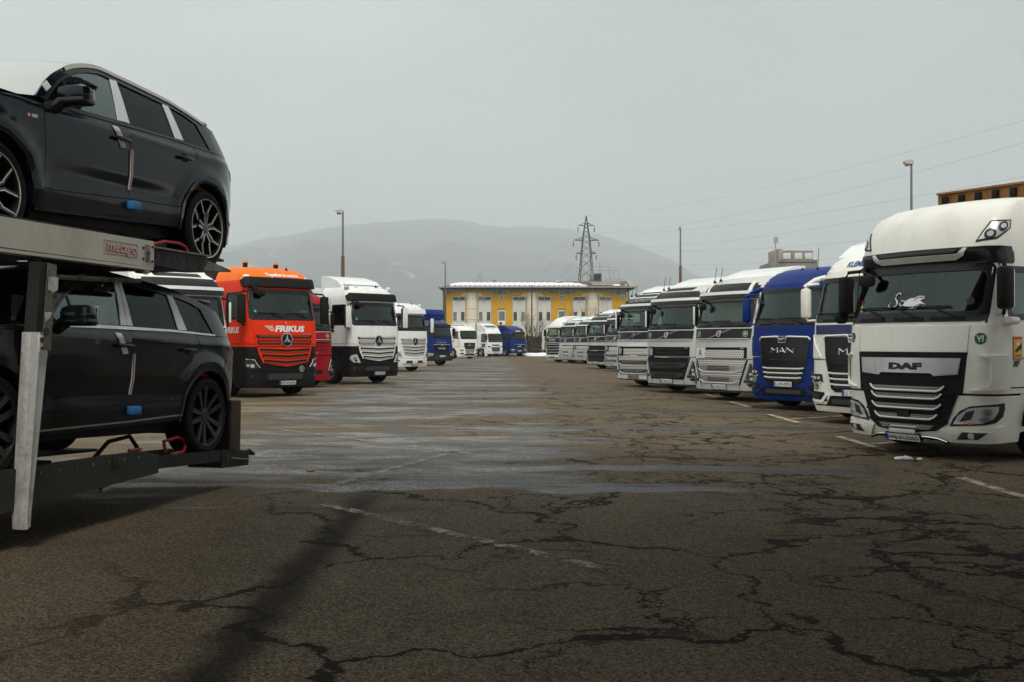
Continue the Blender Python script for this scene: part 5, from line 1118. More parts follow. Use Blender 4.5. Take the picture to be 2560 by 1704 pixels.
    T.p('permit', circ(.80, 2.10, .05, 14), 'dark_grey', -.006, .003)
    for sg in (-1, 1):
        T.side(sg, win, (.42, 1.52, 1.0, 2.58)); T.sp('side_skirt', [(.80, .42), (2.0, .62), (2.0, .92), (.80, .92)], sg, cr, .003, .02); T.sp('side_moulding', [(.45, 1.36), (2.0, 1.40), (2.0, 1.42), (.45, 1.38)], sg, 'ink_grey', .003, .004)
    T.sp('door_sticker', [(.60, 1.36), (.80, 1.36), (.80, 1.64), (.60, 1.64)], 1, 'sticker_red', .006, .004); T.sp('door_sticker_face', [(.615, 1.375), (.785, 1.375), (.785, 1.605), (.615, 1.605)], 1, 'sticker_yellow', .009, .003); T.sp('door_sticker_print', [(.63, 1.47), (.78, 1.57), (.78, 1.50), (.66, 1.45)], 1, 'ink', .012, .003)
    T.sp('door_sticker_print', [(.66, 1.53), (.74, 1.55), (.72, 1.585), (.66, 1.57)], 1, 'ink_white', .013, .003)
    text_on('lettering', 'ANGLES MORTS', .70, 1.40, .022, T.S(1), 'ink', T.e, .012, width=.14, bold=.03); text_on('lettering', 'XF', .66, 1.275, .075, T.S(1), 'ink', T.e, .012, width=.17, bold=.06, shear=.25)
    T.mirrors(1.98, 2.52, y=.30, out=.12, w_=.13, d=.22); T.front_mirror(-.98, 2.56); T.p('inner_mirror', circ(-.66, 2.46, .13, 14, .09), 'black_plastic', -.06, .03)
    MB().box((-1.30, .30, 1.93), (.13, .2, .18), bev=.05).build('lower_mirror', 'black_plastic', T.e)
    MB().box((T.W(1.9) + .05, .50, 1.84), (.16, .2, .10), bev=.04).build('mirror_foot', cr, T.e)
    T.underpinnings(axle=1.45)
    # rusty ramp beam of the superstructure above the roof
    mk('rusty_ochre', (.30, .135, .035), .75, dirt=.6, dcol=(.07, .04, .025), dscale=3, bump=.4, bscale=25)
    bm_ = MB().box((0, 2.62, 3.80), (2.6, .10, .20), bev=.01).box((0, 2.62, 3.91), (2.6, .18, .03)).box((0, 2.62, 3.69), (2.6, .18, .03)).build('ramp_beam', 'rusty_ochre', T.e)
    for k in range(9): MB().box((-1.15 + .28 * k, 2.54, 3.79), (.09, .07, .13), bev=.015).build('beam_bracket', 'black_plastic', bm_)
    for sg in (-1, 1): MB().box((sg * 1.1, 2.75, 2.4), (.12, .12, 3.0)).build('ramp_post', 'dark_grey', T.e)
    MB().cyl((.98, 1.7, 3.50), (.98, 1.7, 3.58), .06, .05, 12).build('beacon', 'amber', T.e)
    T.trailer(3.2, 13.5, 1.15, 3.1, 'dark_grey')
    return T

# ---- Scania-like and the newer box lorry -------------------------------
def scania(label, C_, psi):
    rows = [(z * 1.06 if z < 3 else z + .18, *r_) for z, *r_ in NROWS]
    T = Truck(label, C_, psi, rows, depth=2.1); zt = rows[-1][0]; ws = (.98, 2.1, 2.72); win = (.5, 1.3, 2.05, 2.7)
    T.shell('bumper', rows[0][0], 1.25, 'paint_white', depth=.75, back=False); T.shell('cab_lower', 1.25, 2.0, 'paint_white'); T.shell('cab_upper', 2.0, 2.95, 'paint_white', ws=ws, win=win); T.shell('roof', 2.95, zt, 'paint_white', cap=1)
    T.interior(2.07, 2.85, 'lining', None, 1, ws=ws, win=win); T.windscreen(.98, 2.1, 2.72, .1, zb=1.92)
    T.p('nose_panel', [(-.92, 1.62), (.92, 1.62), (1.0, 1.90), (-1.0, 1.90)], 'dark_grey', .012, .02); T.text('SCANIA', 0, 1.72, .10, 'ink_white', .024, width=.85, bold=.03)
    T.p('grille_panel', [(-.95, 1.58), (-.80, .62), (.80, .62), (.95, 1.58)], 'black_plastic', .012, .02)
    for k in range(4): z = 1.50 - .22 * k; a = .92 - .035 * k; T.slat('grille_slat', [(-a, z + .03), (-a + .12, z), (a - .12, z), (a, z + .03)], .05, 'alu', .034, .03)
    T.p('sun_visor', [(-1.05, 2.74), (1.05, 2.74), (1.07, 2.90), (-1.07, 2.90)], 'paint_white', .10, .14); T.plate('LJ 63-TVK', 0, .47, .03); T.p('lower_intake', [(-.8, .32), (.8, .32), (.78, .40), (-.78, .40)], 'louvre', .01, .015)
    for sg in (-1, 1):
        T.p('headlamp', [(sg * x, z) for x, z in [(.92, .80), (1.12, .78), (1.14, 1.02), (.98, 1.05)]][::sg], 'lamp_silver', .014, .02); T.p('roof_lamp', [(sg * x, z) for x, z in [(.84, 3.06), (1.0, 3.06), (.96, 3.18), (.88, 3.18)]][::sg], 'lamp_dark', .012, .02); T.side(sg, win, (.42, 1.44, 1.28, 2.8))
    T.mirrors(2.05, 2.6, y=.2, out=.16); T.p('screen_card', rrect(-.80, 2.2, -.5, 2.5, .05, 3, 3), 'sticker_yellow', -.12, .01)
    T.wipers(2.0, .75, (-.2, .6), -1, .1); T.underpinnings(); T.spoiler(zt - .1, zt + .3, .9, 2.2, 'paint_white', .95); T.trailer(2.8, 12, 1.15, 3.7, 'paint_white'); T.snow_cap(2.9, 11, 3.72, 1.15, 3)
    return T
def box_lorry_white(label, C_, psi):
    T = Truck(label, C_, psi, OROWS, depth=2.0); ws = (.98, 1.80, 2.54); win = (.5, 1.3, 1.72, 2.5); P = 'paint_white'
    T.shell('bumper', .34, .95, P, depth=.75, back=False); T.shell('cab_lower', .95, 1.7, P); T.shell('cab_upper', 1.7, 2.66, P, ws=ws, win=win); T.shell('roof', 2.66, 3.08, P, cap=1)
    T.interior(1.78, 2.62, 'lining', None, 1, ws=ws, win=win); T.windscreen(.98, 1.80, 2.54, .1, zb=1.70)
    T.p('nose_panel', [(-.60, 1.42), (-.52, 1.28), (.52, 1.28), (.60, 1.42)], 'black_gloss', .012, .02); T.p('grille_panel', [(-.64, 1.14), (-.56, .62), (.56, .62), (.64, 1.14)], 'black_plastic', .012, .02)
    for k in range(4): z = 1.08 - .125 * k; a = .62 - .02 * k; T.slat('grille_slat', [(-a, z), (a, z)], .03, 'alu', .03, .02)
    for sg in (-1, 1): T.p('headlamp', [(sg * x, z) for x, z in [(.70, 1.10), (1.10, 1.14), (1.14, 1.30), (.80, 1.22)]][::sg], 'lamp_dark', .012, .02); T.p('fog_lamp', circ(sg * .98, .66, .05, 12), 'lamp_dark', .012, .02); T.side(sg, win, (.4, 1.5, .98, 2.62)); T.sp('kerb_window', rrect(.55, 1.10, 1.2, 1.55, .08, 3, 3), sg, 'window_dark', .006, .01)
    T.p('indicator', circ(-.98, 1.02, .06, 12), 'amber', .02, .02); T.mirrors(1.85, 2.4, y=.2, out=.15); T.wipers(1.74, .7, (-.2, .6), -1, .1); T.plate('LJ 77-VDE', 0, .5, .03)
    T.underpinnings(axle=1.35); T.spoiler(3.0, 3.72, .7, 2.05, P, 1.05); T.trailer(2.2, 9.5, 1.05, 3.80, P); T.snow_cap(.75, 1.9, 3.55, .9, 5, .05)
    return T

# ------------------------------------------------------------------ the right-hand row, near to far
RG = 'trucks parked in the right-hand row'; LG = 'trucks parked in the left-hand row'
def grp(T, g): T.e['group'] = g; return T
grp(daf_xf((5.26, 13.32), 58), RG)
grp(man_new('white cab with a blue nose stripe, second truck from the right edge', (6.26, 18.25), 57, 'paint_cream', stripe='paint_blue_dark', tall=.02, roof_text='KLEMEN', spoiler='paint_white', plate='LJ 72-RTA'), RG)
grp(man_new('blue cab with black grille and three bright bars, between white and silver trucks', (6.10, 22.48), 57, 'paint_blue', plate='LJ 89-PPN', trailer='paint_white'), RG)
grp(volvo('silver truck with an A board, chrome mesh grille and curtains, beside the blue cab', (5.46, 26.35), 58, sign='A', arch_roof=True, plate='CE MAT134', curtain=((-1.0, .45),), stickers=('L', 'VI')), RG)
grp(volvo('silver truck with an all-black grille and bull emblem, second left of the blue cab', (4.69, 30.36), 57, black_grille=True, sign='bull', plate='CE MAT133'), RG)
grp(volvo('white truck with roof lettering, chrome mesh and bull emblem, third left of the blue cab', (4.18, 34.5), 57, body='paint_white', sign='bull', roof_text='GLOBETROTTER', plate='CE MAT107', plate_mat='plate_dirty', snow=True), RG)
grp(volvo('small silver truck half hidden behind the white one with roof lettering', (5.58, 54.2), 57, sign='bull', plate='CE MAT112', snow=True), RG)
grp(volvo('far silver truck with black grille and white bumper in the right-hand row', (5.0, 59.8), 57, black_grille=True, sign='bull', plate='CE MAT121', snow=True), RG)
grp(volvo('far silver truck with emblem plate, third from the far end of the right row', (5.1, 74.5), 57, sign='bull', arch_roof=True, plate='CE MAT128', snow=True), RG)
grp(volvo('far silver truck with A board, next to the rearmost truck of the right row', (4.2, 78.2), 57, sign='A', arch_roof=True, plate='CE MAT115', snow=True), RG)
grp(scania('rearmost truck of the right row, white with dark four-bar grille', (3.28, 82.0), 57), RG)
# ------------------------------------------------------------------ the left-hand row, near to far
t1 = volvo('dark-topped white truck half hidden behind the lower grey car', (-7.66, 23.6), -44, body='paint_cream', stickers=('VI',), plate='KP TR-212', trailer='paint_white', black_grille=True); grp(t1, LG)
for i, c in enumerate(('sticker_yellow', 'amber', 'ink_grey', 'sticker_teal', 'red_cloth', 'ink_white', 'sticker_teal', 'ink_white', 'sticker_yellow')):
    x = -.75 + .085 * i; y = t1.F(x, 2.5).y + .10; MB().prism_y([(x - .025, 2.60), (x - .025, 2.38 - .04 * (i % 3)), (x, 2.35 - .04 * (i % 3)), (x + .025, 2.38 - .04 * (i % 3)), (x + .025, 2.60)], y, y + .006).build('pennant', c, t1.e)
y_ = t1.F(.45, 2.3).y + .1
cd = MB().box((.47, y_, 2.33), (.26, .012, .42)).build('number_card', 'red_cloth', t1.e); text_on('lettering', '107', .47, 2.36, .12, lambda a, z: Vector((a, y_ - .008, z)), 'ink_white', cd, .001)
MB().cyl((.32, y_ + .05, 2.09), (.62, y_ + .05, 2.09), .055, n=14).build('paper_roll', 'ink_white', t1.e)
fk = grp(actros('orange-red truck with winged FRIKUS lettering, amber beacons and star badge', (-6.38, 28.15), -44, 'paint_red_orange', 'paint_orange', 'black_plastic', 'paint_red_orange', 'mesh_orange', 'KP IM-876', hood_text='FRIKUS', roof_text='Together in motion.', beacons=True, sticker='L', cab_text='FRIKUS', trailer='dark_grey'), LG)
y2 = fk.F(.75, 2.36).y + .12; MB().cyl((.62, y2, 2.40), (.86, y2 + .02, 2.40), .045, n=12).build('paper_roll', 'ink_white', fk.e); MB().box((.05, y2 - .02, 2.42), (.24, .08, .16), bev=.02).build('dash_box', 'black_plastic', fk.e)
rd = grp(volvo('dark red truck with an A board, squeezed between the orange and white trucks', (-6.95, 33.9), -44, body='paint_red', red=True, sign='redA', stickers=('VI',), trailer='dark_grey'), LG)
y3 = rd.F(.8, 2.1).y + .1; MB().lathe([(0, .09), (.05, .07), (.07, 0), (.05, -.07), (0, -.08)], (.82, y3, 2.16), (0, 0, 1), 10).build('dash_toy', 'sticker_yellow', rd.e)
grp(actros('white truck with black lower bumper and star badge, in front of a snowy roof', (-4.98, 37.2), -46, 'paint_white', 'paint_white', 'black_plastic', 'bar_white', 'mesh_white', 'LJ 48-LPG', lamp_style='clear', trailer='paint_white', spoiler='paint_white', horns=True, snow=True), LG)
grp(actros('all-white truck with white lower bumper and star badge, behind the black-bumpered one', (-5.25, 53.8), -48, 'paint_white', 'paint_white', 'paint_white', 'bar_white', 'mesh_white', 'CE HJ-402', lamp_style='clear', visor='paint_white', white_low=True, trailer='paint_white', horns=True), LG)
grp(man_old('blue flatbed truck with dark roof, grey bumper and rolled blue cover', (-4.78, 68.), -46, 'paint_blue', 'dark_grey', 'paint_blue_dark', text='KERSIAL', sign='cloth', roofbox='paint_blue'), LG)
grp(man_new('white long-haul truck with tall black grille between two blue lorries', (-4.25, 101.), -40, 'paint_cream', sticker=False, plate='KR 55-PLS', trailer='paint_blue'), LG)
grp(box_lorry_white('white box lorry with slatted grille and white roof deflector', (-1.86, 116.), -40), LG)
grp(man_old('small blue box lorry with yellow roof sign at the end of the left row', (.92, 120.), -38, 'paint_blue', 'paint_blue_dark', 'paint_blue', box='paint_blue', deflector='paint_blue', sign='taxi', box_h=3.55), LG)
# ------------------------------------------------------------------ cars on the transporter
PHI = R(12.8); RZ = math.atan2(-math.cos(PHI), -math.sin(PHI)); NV = Vector((math.cos(PHI), -math.sin(PHI), 0)); EV = Vector((-math.sin(PHI), -math.cos(PHI), 0))
R0 = Vector((-3.093, 10.1, 0))
def pl_interp(P, a):
    P = sorted(P)
    if a <= P[0][0]: return P[0][1]
    for (x0, y0), (x1, y1) in zip(P, P[1:]):
        if a <= x1: return y0 + (y1 - y0) * (a - x0) / (x1 - x0)
    return P[-1][1]
WZ = [(-.45, .88), (-.32, .90), (-.05, .932), (.08, .955), (.20, .952), (.35, .968), (.55, .972), (.66, .968), (.72, .955), (.80, .930), (.9, .892), (1.0, .852), (1.1, .81), (1.2, .764), (1.3, .715), (1.4, .66)]
def carw(a, z):
    w_ = pl_interp(WZ, z)
    for c in (0, 2.994):
        r = math.hypot(a - c, z)
        if z > -.3: w_ += .024 * math.exp(-((r - .52) / .085) ** 2) * min(1, max(0, (z + .15) * 4))
    w_ += .012 * math.exp(-((z - .715) / .03) ** 2) * (1 if -.6 < a < 3.3 else 0)
    if .5 < a < 2.4: w_ -= .009 * math.exp(-((z - .24) / .07) ** 2) * math.sin((a - .5) / 1.9 * math.pi)
    if a < -.2: w_ -= .34 * ((-.2 - a) / .85) ** 2.0
    if a > 3.0: w_ -= .30 * ((a - 3.0) / .9) ** 2
    return w_
def arc(c, r, a0, a1, n=14): return [(c + r * math.cos(R(a0 + (a1 - a0) * k / n)), r * math.sin(R(a0 + (a1 - a0) * k / n))) for k in range(n + 1)]
mk('film', (.46, .44, .40), .42, dirt=.3, dcol=(.3, .28, .25), bump=.25, bscale=14); mk('film_grey', (.50, .52, .50), .45, bump=.2, bscale=12); mk('film_white', (.66, .67, .66), .4, bump=.4, bscale=10); mk('tape_white', (.76, .77, .78), .45); mk('foam_blue', (.03, .22, .55), .6); mk('tail_red', (.35, .01, .01), .25); mk('alloy', (.66, .62, .55), .25, metal=.7); mk('alloy_black', (.012, .012, .013), .3, coat=.3); mk('alloy_grey', (.045, .045, .047), .35, metal=.5)
mk('flap', (.085, .068, .05), .85, dirt=.5); mk('red_steel', (.42, .012, .02), .4, dirt=.2); mk('strap_red', (.45, .02, .02), .7)
def car_wheel(par, a, side, style, name='wheel'):
    w0 = bpy.data.objects.new(name, CARM['tyre']); COL.objects.link(w0); w0.parent = par; w0.location = (a, side * .835, 0); w0.rotation_euler = (0, 0, 0 if side > 0 else math.pi)
    for nm, key in (('rim', 'rim_' + style), ('spokes', 'sp_' + style), ('brake_disc', 'disc')):
        o = bpy.data.objects.new(nm, CARM[key]); COL.objects.link(o); o.parent = w0
    if style == 'star':
        o = bpy.data.objects.new('rim_edge', CARM['edge']); COL.objects.link(o); o.parent = w0; o = bpy.data.objects.new('spoke_edges', CARM['sp_edge']); COL.objects.link(o); o.parent = w0
CARM = {}
def car_wheel_meshes():
    ax = (0, 1, 0)
    CARM['tyre'] = MB().lathe([(.288, -.13), (.345, -.145), (.378, -.125), (.386, -.06), (.386, .06), (.378, .125), (.345, .145), (.29, .138)], (0, 0, 0), ax, 40).mesh('tyre'); CARM['tyre'].materials.append(MAT['rubber'])
    for st, m in (('star', 'alloy_black'), ('five', 'alloy_grey')):
        CARM['rim_' + st] = MB().lathe([(.296, .14), (.286, .135), (.275, .09), (.265, -.10), (.29, -.13)], (0, 0, 0), ax, 40).mesh('rim'); CARM['rim_' + st].materials.append(MAT[m])
    CARM['edge'] = MB().lathe([(.297, .1405), (.297, .145), (.289, .143), (.289, .137)], (0, 0, 0), ax, 44).mesh('rim_edge'); CARM['edge'].materials.append(MAT['alloy'])
    CARM['disc'] = MB().lathe([(0, .02), (.19, .02), (.19, -.02), (0, -.02)], (0, 0, 0), ax, 28).mesh('brake_disc'); CARM['disc'].materials.append(MAT['dark_grey'])
    sp = MB(); ed = MB(); P = lambda r, t, y: Vector((r * math.sin(t), y, r * math.cos(t)))
    for k in range(5):
        t = 2 * math.pi * k / 5
        for sg in (-1, 1):
            q = [(.05, t + sg * .25), (.155, t + sg * .16), (.283, t + sg * .36)]
            for (r0, t0), (r1, t1) in zip(q, q[1:]):
                d0 = .016 / r0; d1 = .014 / r1 * (1.0 if r1 < .2 else .9)
                vs = [P(r0, t0 - d0, .118), P(r0, t0 + d0, .118), P(r1, t1 + d1, .132), P(r1, t1 - d1, .132)]; bk = [v + Vector((0, -.05, 0)) for v in vs]
                sp.add(vs + bk, [(0, 1, 2, 3), (4, 7, 6, 5), (0, 4, 5, 1), (1, 5, 6, 2), (2, 6, 7, 3), (3, 7, 4, 0)])
                e0, e1 = d0 * .3, d1 * .3; o0 = sg * d0 * .55; o1 = sg * d1 * .55
                ed.add([P(r0, t0 + o0 - e0, .120), P(r0, t0 + o0 + e0, .120), P(r1, t1 + o1 + e1, .1345), P(r1, t1 + o1 - e1, .1345)], [(0, 1, 2, 3)])
    sp.lathe([(0, .12), (.035, .125), (.06, .115), (.065, .06)], (0, 0, 0), ax, 16)
    CARM['sp_star'] = sp.mesh('spokes'); CARM['sp_star'].materials.append(MAT['alloy_black']); CARM['sp_edge'] = ed.mesh('spoke_edges'); CARM['sp_edge'].materials.append(MAT['alloy'])
    s5 = MB()
    for k in range(5):
        t = 2 * math.pi * k / 5 + .3
        for sg in (-1, 1):
            vs = [P(.06, t + sg * .05, .10), P(.06, t + sg * .75, .10), P(.285, t + sg * .32, .13), P(.285, t + sg * .14, .13)]; bk = [v + Vector((0, -.05, 0)) for v in vs]
            s5.add(vs + bk, [(0, 1, 2, 3), (4, 7, 6, 5), (0, 4, 5, 1), (1, 5, 6, 2), (2, 6, 7, 3), (3, 7, 4, 0)])
    s5.lathe([(0, .105), (.04, .11), (.075, .10), (.08, .05)], (0, 0, 0), ax, 16); CARM['sp_five'] = s5.mesh('spokes'); CARM['sp_five'].materials.append(MAT['alloy_grey'])
car_wheel_meshes()
def suv(label, loc_side, z_axle, pitch, paint, style, film, extra):
    o = loc_side - NV * .972; e = empty('car', (o.x, o.y, z_axle), 0, label, 'car', 'cars loaded on the transporter'); e.rotation_euler = (0, R(pitch), RZ)
    def cp(name, poly, mat, off=0., sk=.025, sides=(1, -1), par=None, st=.09, sz=.05):
        r = None
        for sg in sides:
            q = patch(name, poly, (lambda a, z, sg=sg: Vector((a, sg * carw(a, z), z))), mat, par or e, off, sk, st, sz, flip=(sg > 0)); r = r or q
        return r
    g = .004
    # body side panels
    cp('front_fender', [(2.402 + g, .10), (2.414 + g, .738), (2.75, .742), (3.2, .69), (3.6, .585), (3.84, .44), (3.88, .10), (3.82, -.14), (3.46, -.14)] + arc(2.994, .465, -12, 190, 18) + [(2.50, .03)], paint)
    fd = cp('front_door', [(2.402 - g, .10), (2.388, .088), (1.288, .146), (1.284 + g, .160), (1.296 + g, .772), (1.9, .758), (2.414 - g, .738)], paint)
    rd = cp('rear_door', [(1.284 - g, .150), (.56, .166)] + arc(0, .505, 19, 76, 9) + [(.172, .70), (.19, .79), (.7, .792), (1.296 - g, .772)], paint)
    cp('quarter_panel', [(.160, .70)] + arc(0, .505, 75, 176, 12) + [(-.52, .02), (-.80, .06), (-.80, .28), (-.77, .46), (-.70, .66), (-.54, .80), (-.2, .792), (.178, .79)], paint, sk=.015)
    cp('bumper_side', [(-.50, .008), (-.44, -.06), (-.50, -.12), (-.80, -.10), (-.84, .0), (-.80, .05)], 'black_gloss', 0, .02)
    cp('sill', [(2.545, .095), (2.38, .080), (1.286, .138), (.50, .158), (.455, .02), (.47, -.03), (1.3, -.055), (2.50, -.09)], 'black_gloss', .004, .03); cp('sill_trim', [(2.37, .086), (2.30, .115), (1.286, .168), (.62, .19), (.53, .162), (1.286, .142)], paint, .012, .012)
    cp('sill_line', [(2.45, -.045), (1.3, -.010), (.46, .03), (.46, .018), (1.3, -.022), (2.45, -.057)], 'alu' if style == 'five' else 'paint_graphite', .012, .01)
    for c in (0, 2.994): cp('arch_lip', arc(c, .508, -6, 186, 22) + arc(c, .452, 186, -6, 22), paint if style == 'star' else 'black_gloss', .010, .05, st=.5, sz=.5)
    for c in (0, 2.994):
        for sg in (1, -1):
            n = 16; vs = []
            for q in arc(c, .47, -20, 200, n): vs += [(q[0], sg * .93, q[1]), (q[0], sg * .45, q[1])]
            MB().add(vs, [(2 * k, 2 * k + 1, 2 * k + 3, 2 * k + 2) for k in range(n)]).build('wheel_well', 'black_plastic', e, fix=False)
    # crease and belt trims
    cp('belt_trim', [(2.40, .742), (1.9, .764), (1.296, .780), (.6, .800), (-.17, .797), (-.2, .815), (.6, .820), (1.296, .808), (1.9, .795), (2.36, .785)], 'black_gloss' if style == 'star' else 'alu', .004, .012)
    # greenhouse
    WT = [(2.387, .787), (2.2, .93), (2.024, 1.048), (1.75, 1.17), (1.463, 1.236), (1.278, 1.232), (.494, 1.18), (.394, 1.172), (.15, 1.14), (.005, 1.097)]
    RL = [(2.46, .80), (2.27, .965), (2.08, 1.085), (1.80, 1.21), (1.47, 1.29), (1.2, 1.29), (.44, 1.24), (.2, 1.205), (-.02, 1.16), (-.2, 1.115), (-.36, 1.07)]
    def sm(P, n=4):
        Q = [P[0]] + list(P) + [P[-1]]; o_ = []
        for i in range(1, len(Q) - 2):
            p0, p1, p2, p3 = Q[i - 1:i + 3]
            for k in range(n):
                t = k / n; o_.append(tuple(.5 * (2 * p1[j] + (p2[j] - p0[j]) * t + (2 * p0[j] - 5 * p1[j] + 4 * p2[j] - p3[j]) * t * t + (3 * p1[j] - p0[j] - 3 * p2[j] + p3[j]) * t ** 3) for j in (0, 1)))
        return o_ + [P[-1]]
    WT = sm(WT); RL = sm(RL); MID = [(a, z - .034) for a, z in RL[10:-4]]
    def resamp(P, n=40):
        L_ = [0.]
        for q0, q1 in zip(P, P[1:]): L_.append(L_[-1] + math.hypot(q1[0] - q0[0], q1[1] - q0[1]))
        return [tuple(pl_interp([(l, q[j]) for l, q in zip(L_, P)], L_[-1] * k / n) for j in (0, 1)) for k in range(n + 1)]
    def ribbon(name, A, B_, mat, off, sk, n=40, rows=3):
        A = resamp(A, n); B_ = resamp(B_, n); V = [(A[i][0] + (B_[i][0] - A[i][0]) * j / rows, A[i][1] + (B_[i][1] - A[i][1]) * j / rows) for j in range(rows + 1) for i in range(n + 1)]; Fs = []
        for j in range(rows):
            for i in range(n):
                q = [j * (n + 1) + i, j * (n + 1) + i + 1, (j + 1) * (n + 1) + i + 1, (j + 1) * (n + 1) + i]
                ar = sum(V[q[k]][0] * V[q[(k + 1) % 4]][1] - V[q[(k + 1) % 4]][0] * V[q[k]][1] for k in range(4)); Fs.append(q if ar > 0 else q[::-1])
        E_ = [(i, i + 1) for i in range(n)] + [(rows * (n + 1) + i, rows * (n + 1) + i + 1) for i in range(n)]
        for sg in (1, -1): build_mapped(name, *mapped(V, Fs, E_, (lambda a, z, sg=sg: Vector((a, sg * carw(a, z), z))), off, sk, flip=(sg > 0)), mat, e)
    WR = WT + [(-.06, 1.06), (-.40, 1.03)]
    ribbon('roof_rail', WR, RL, paint, .002, .02)
    if film: ribbon('roof_film_edge', MID, [(a, z + .004) for a, z in RL[10:-4]], 'film', .012, .02, rows=1)
    ribbon('window_trim', WT, [(x - .010 * max(0, min(1, (x - 1.4) / .6)), z - .020) for x, z in WT], 'black_gloss', .008, .012, rows=1)
    cp('rear_pillar', [(-.06, 1.06), (-.16, .815), (-.2, .80), (-.56, .80), (-.40, 1.07)], paint, .002, .02)
    gf = 'side_glass' if style == 'star' else 'side_glass'
    cp('door_window', [(2.37, .79), (2.19, .92), (2.02, 1.035), (1.75, 1.155), (1.463, 1.225), (1.285, 1.222), (1.41, .816)], gf, -.004, 0); cp('window_bar', [(2.035, 1.04), (2.015, 1.04), (2.005, .79), (2.03, .79)], 'black_gloss', .004, .01)
    cp('door_window', [(1.19, 1.215), (.50, 1.172), (.505, .822), (1.24, .815)], 'privacy_glass', -.004, 0); cp('quarter_window', [(.385, 1.165), (.15, 1.13), (.0, 1.085), (-.13, .822), (.34, .825)], 'privacy_glass', -.004, 0)
    cp('pillar', [(1.285, 1.225), (1.192, 1.217), (1.244, .812), (1.42, .812)], 'black_gloss', 0, .02); cp('pillar', [(.50, 1.175), (.388, 1.167), (.342, .823), (.505, .82)], 'black_gloss', 0, .02)
    cp('pillar_tape', [(1.283, 1.222), (1.235, 1.218), (1.325, .816), (1.415, .812)], 'tape_white', .008, .008); cp('pillar_tape', [(1.228, 1.217), (1.193, 1.212), (1.246, .814), (1.318, .816)], 'tape_white', .010, .010); cp('pillar_tape', [(.493, 1.172), (.397, 1.165), (.350, .826), (.498, .822)], 'tape_white', .008, .008)
    # roof, screen, bonnet
    ZC = [(-.46, 1.165), (-.36, 1.19), (-.08, 1.24), (.33, 1.305), (.96, 1.352), (1.336, 1.362), (1.6, 1.335), (1.8, 1.27)]
    al = [-.36, -.2, -.02, .2, .44, .8, 1.2, 1.47, 1.65, 1.80]; m = 10; vs = []
    for a in al:
        zr = pl_interp(RL, a); wr = carw(a, zr)
        for k in range(-m, m + 1):
            u = k / m; vs.append((a + (-.10 if a < -.3 else 0) * (1 - u * u), u * wr, zr + (pl_interp(ZC, a) - zr) * (1 - abs(u) ** 2.6)))
    nn = 2 * m + 1; MB().add(vs, [(i * nn + k, i * nn + k + 1, (i + 1) * nn + k + 1, (i + 1) * nn + k) for i in range(len(al) - 1) for k in range(2 * m)]).build('roof', 'film' if film else paint, e, ang=60, fix=True)
    def sheet(name, r0, r1, mat, n=8, bow=.0):
        vs = []
        for j in range(n + 1):
            v = j / n
            for k in range(-m, m + 1):
                u = k / m; p = [r0(u)[i] + (r1(u)[i] - r0(u)[i]) * v for i in range(3)]; p[2] += bow * math.sin(math.pi * v); vs.append(p)
        return MB().add(vs, [(i * nn + k, i * nn + k + 1, (i + 1) * nn + k + 1, (i + 1) * nn + k) for i in range(n) for k in range(2 * m)]).build(name, mat, e, ang=60)
    hdr = lambda u: (1.80, u * carw(1.8, 1.21), 1.21 + .06 * (1 - abs(u) ** 2.6)); cowl = lambda u: (2.46 + .26 * (1 - u * u), u * (carw(2.46, .80) - .02), .80 + .03 * (1 - u * u))
    sheet('windscreen', hdr, cowl, 'film_grey' if film else 'side_glass', bow=.03)
    nose = lambda u: (3.62 + .22 * (1 - u * u), u * carw(3.6, .585) * .98, .585 + .05 * (1 - u * u)); cow2 = lambda u: (2.43 + .26 * (1 - u * u), u * (carw(2.46, .742) - .005), .745 + .05 * (1 - u * u))
    sheet('bonnet', cow2, nose, paint, bow=.05)
    sheet('bonnet_film', lambda u: tuple(cow2(u)[i] + (.05, 0, .014)[i] for i in range(3)), lambda u: tuple(cow2(u * .96)[i] + (.42, 0, .024)[i] for i in range(3)), 'film_white')
    low = lambda u: (3.68 + .24 * (1 - u * u), u * carw(3.8, .1), -.12); sheet('front_bumper', nose, low, paint)
    # tail
    CT = [(-.42, 1.165), (-.80, .82), (-.95, .62), (-.99, .46), (-1.03, .28), (-1.08, .20), (-1.08, .02), (-.96, -.12)]; ST = [(-.33, 1.075), (-.55, .80), (-.70, .66), (-.77, .46), (-.80, .28), (-.83, .20), (-.84, .0), (-.78, -.10)]
    def band(name, i0, i1, mat):
        rows = []
        for (ca, cz), (sa, sz) in list(zip(CT, ST))[i0:i1 + 1]:
            ww = carw(sa, sz); rows.append([(ca + (sa - ca) * abs(k / m) ** 2.4, k / m * ww, cz + (sz - cz) * abs(k / m) ** 2.4) for k in range(-m, m + 1)])
        MB().add([p for r_ in rows for p in r_], [(i * nn + k, i * nn + k + 1, (i + 1) * nn + k + 1, (i + 1) * nn + k) for i in range(len(rows) - 1) for k in range(2 * m)]).build(name, mat, e, ang=50)
    band('rear_window', 0, 1, 'privacy_glass'); band('tailgate', 1, 2, paint); band('tail_lamp', 2, 3, 'tail_red'); band('tailgate', 3, 4, paint); band('rear_bumper', 4, 7, 'black_gloss' if style == 'star' else 'paint_graphite')
    sp_ = MB().box((-.44, 0, 1.165), (.22, 1.35, .05), bev=.02).build('rear_spoiler', 'film' if film else paint, e)
    cp('tail_lamp', [(-.60, .70), (-.72, .68), (-.76, .58), (-.66, .60)], 'tail_red', .004, .01, sides=(1, -1)); cp('reflector', [(-.70, .10), (-.80, .10), (-.80, .13), (-.70, .13)], 'tail_red', .006, .01)
    # floor, cabin
    MB().box((1.5, 0, -.06), (4.2, 1.66, .16)).box((1.5, 0, .25), (1.9, 1.75, .5)).build('floor_pan', 'black_plastic', e)
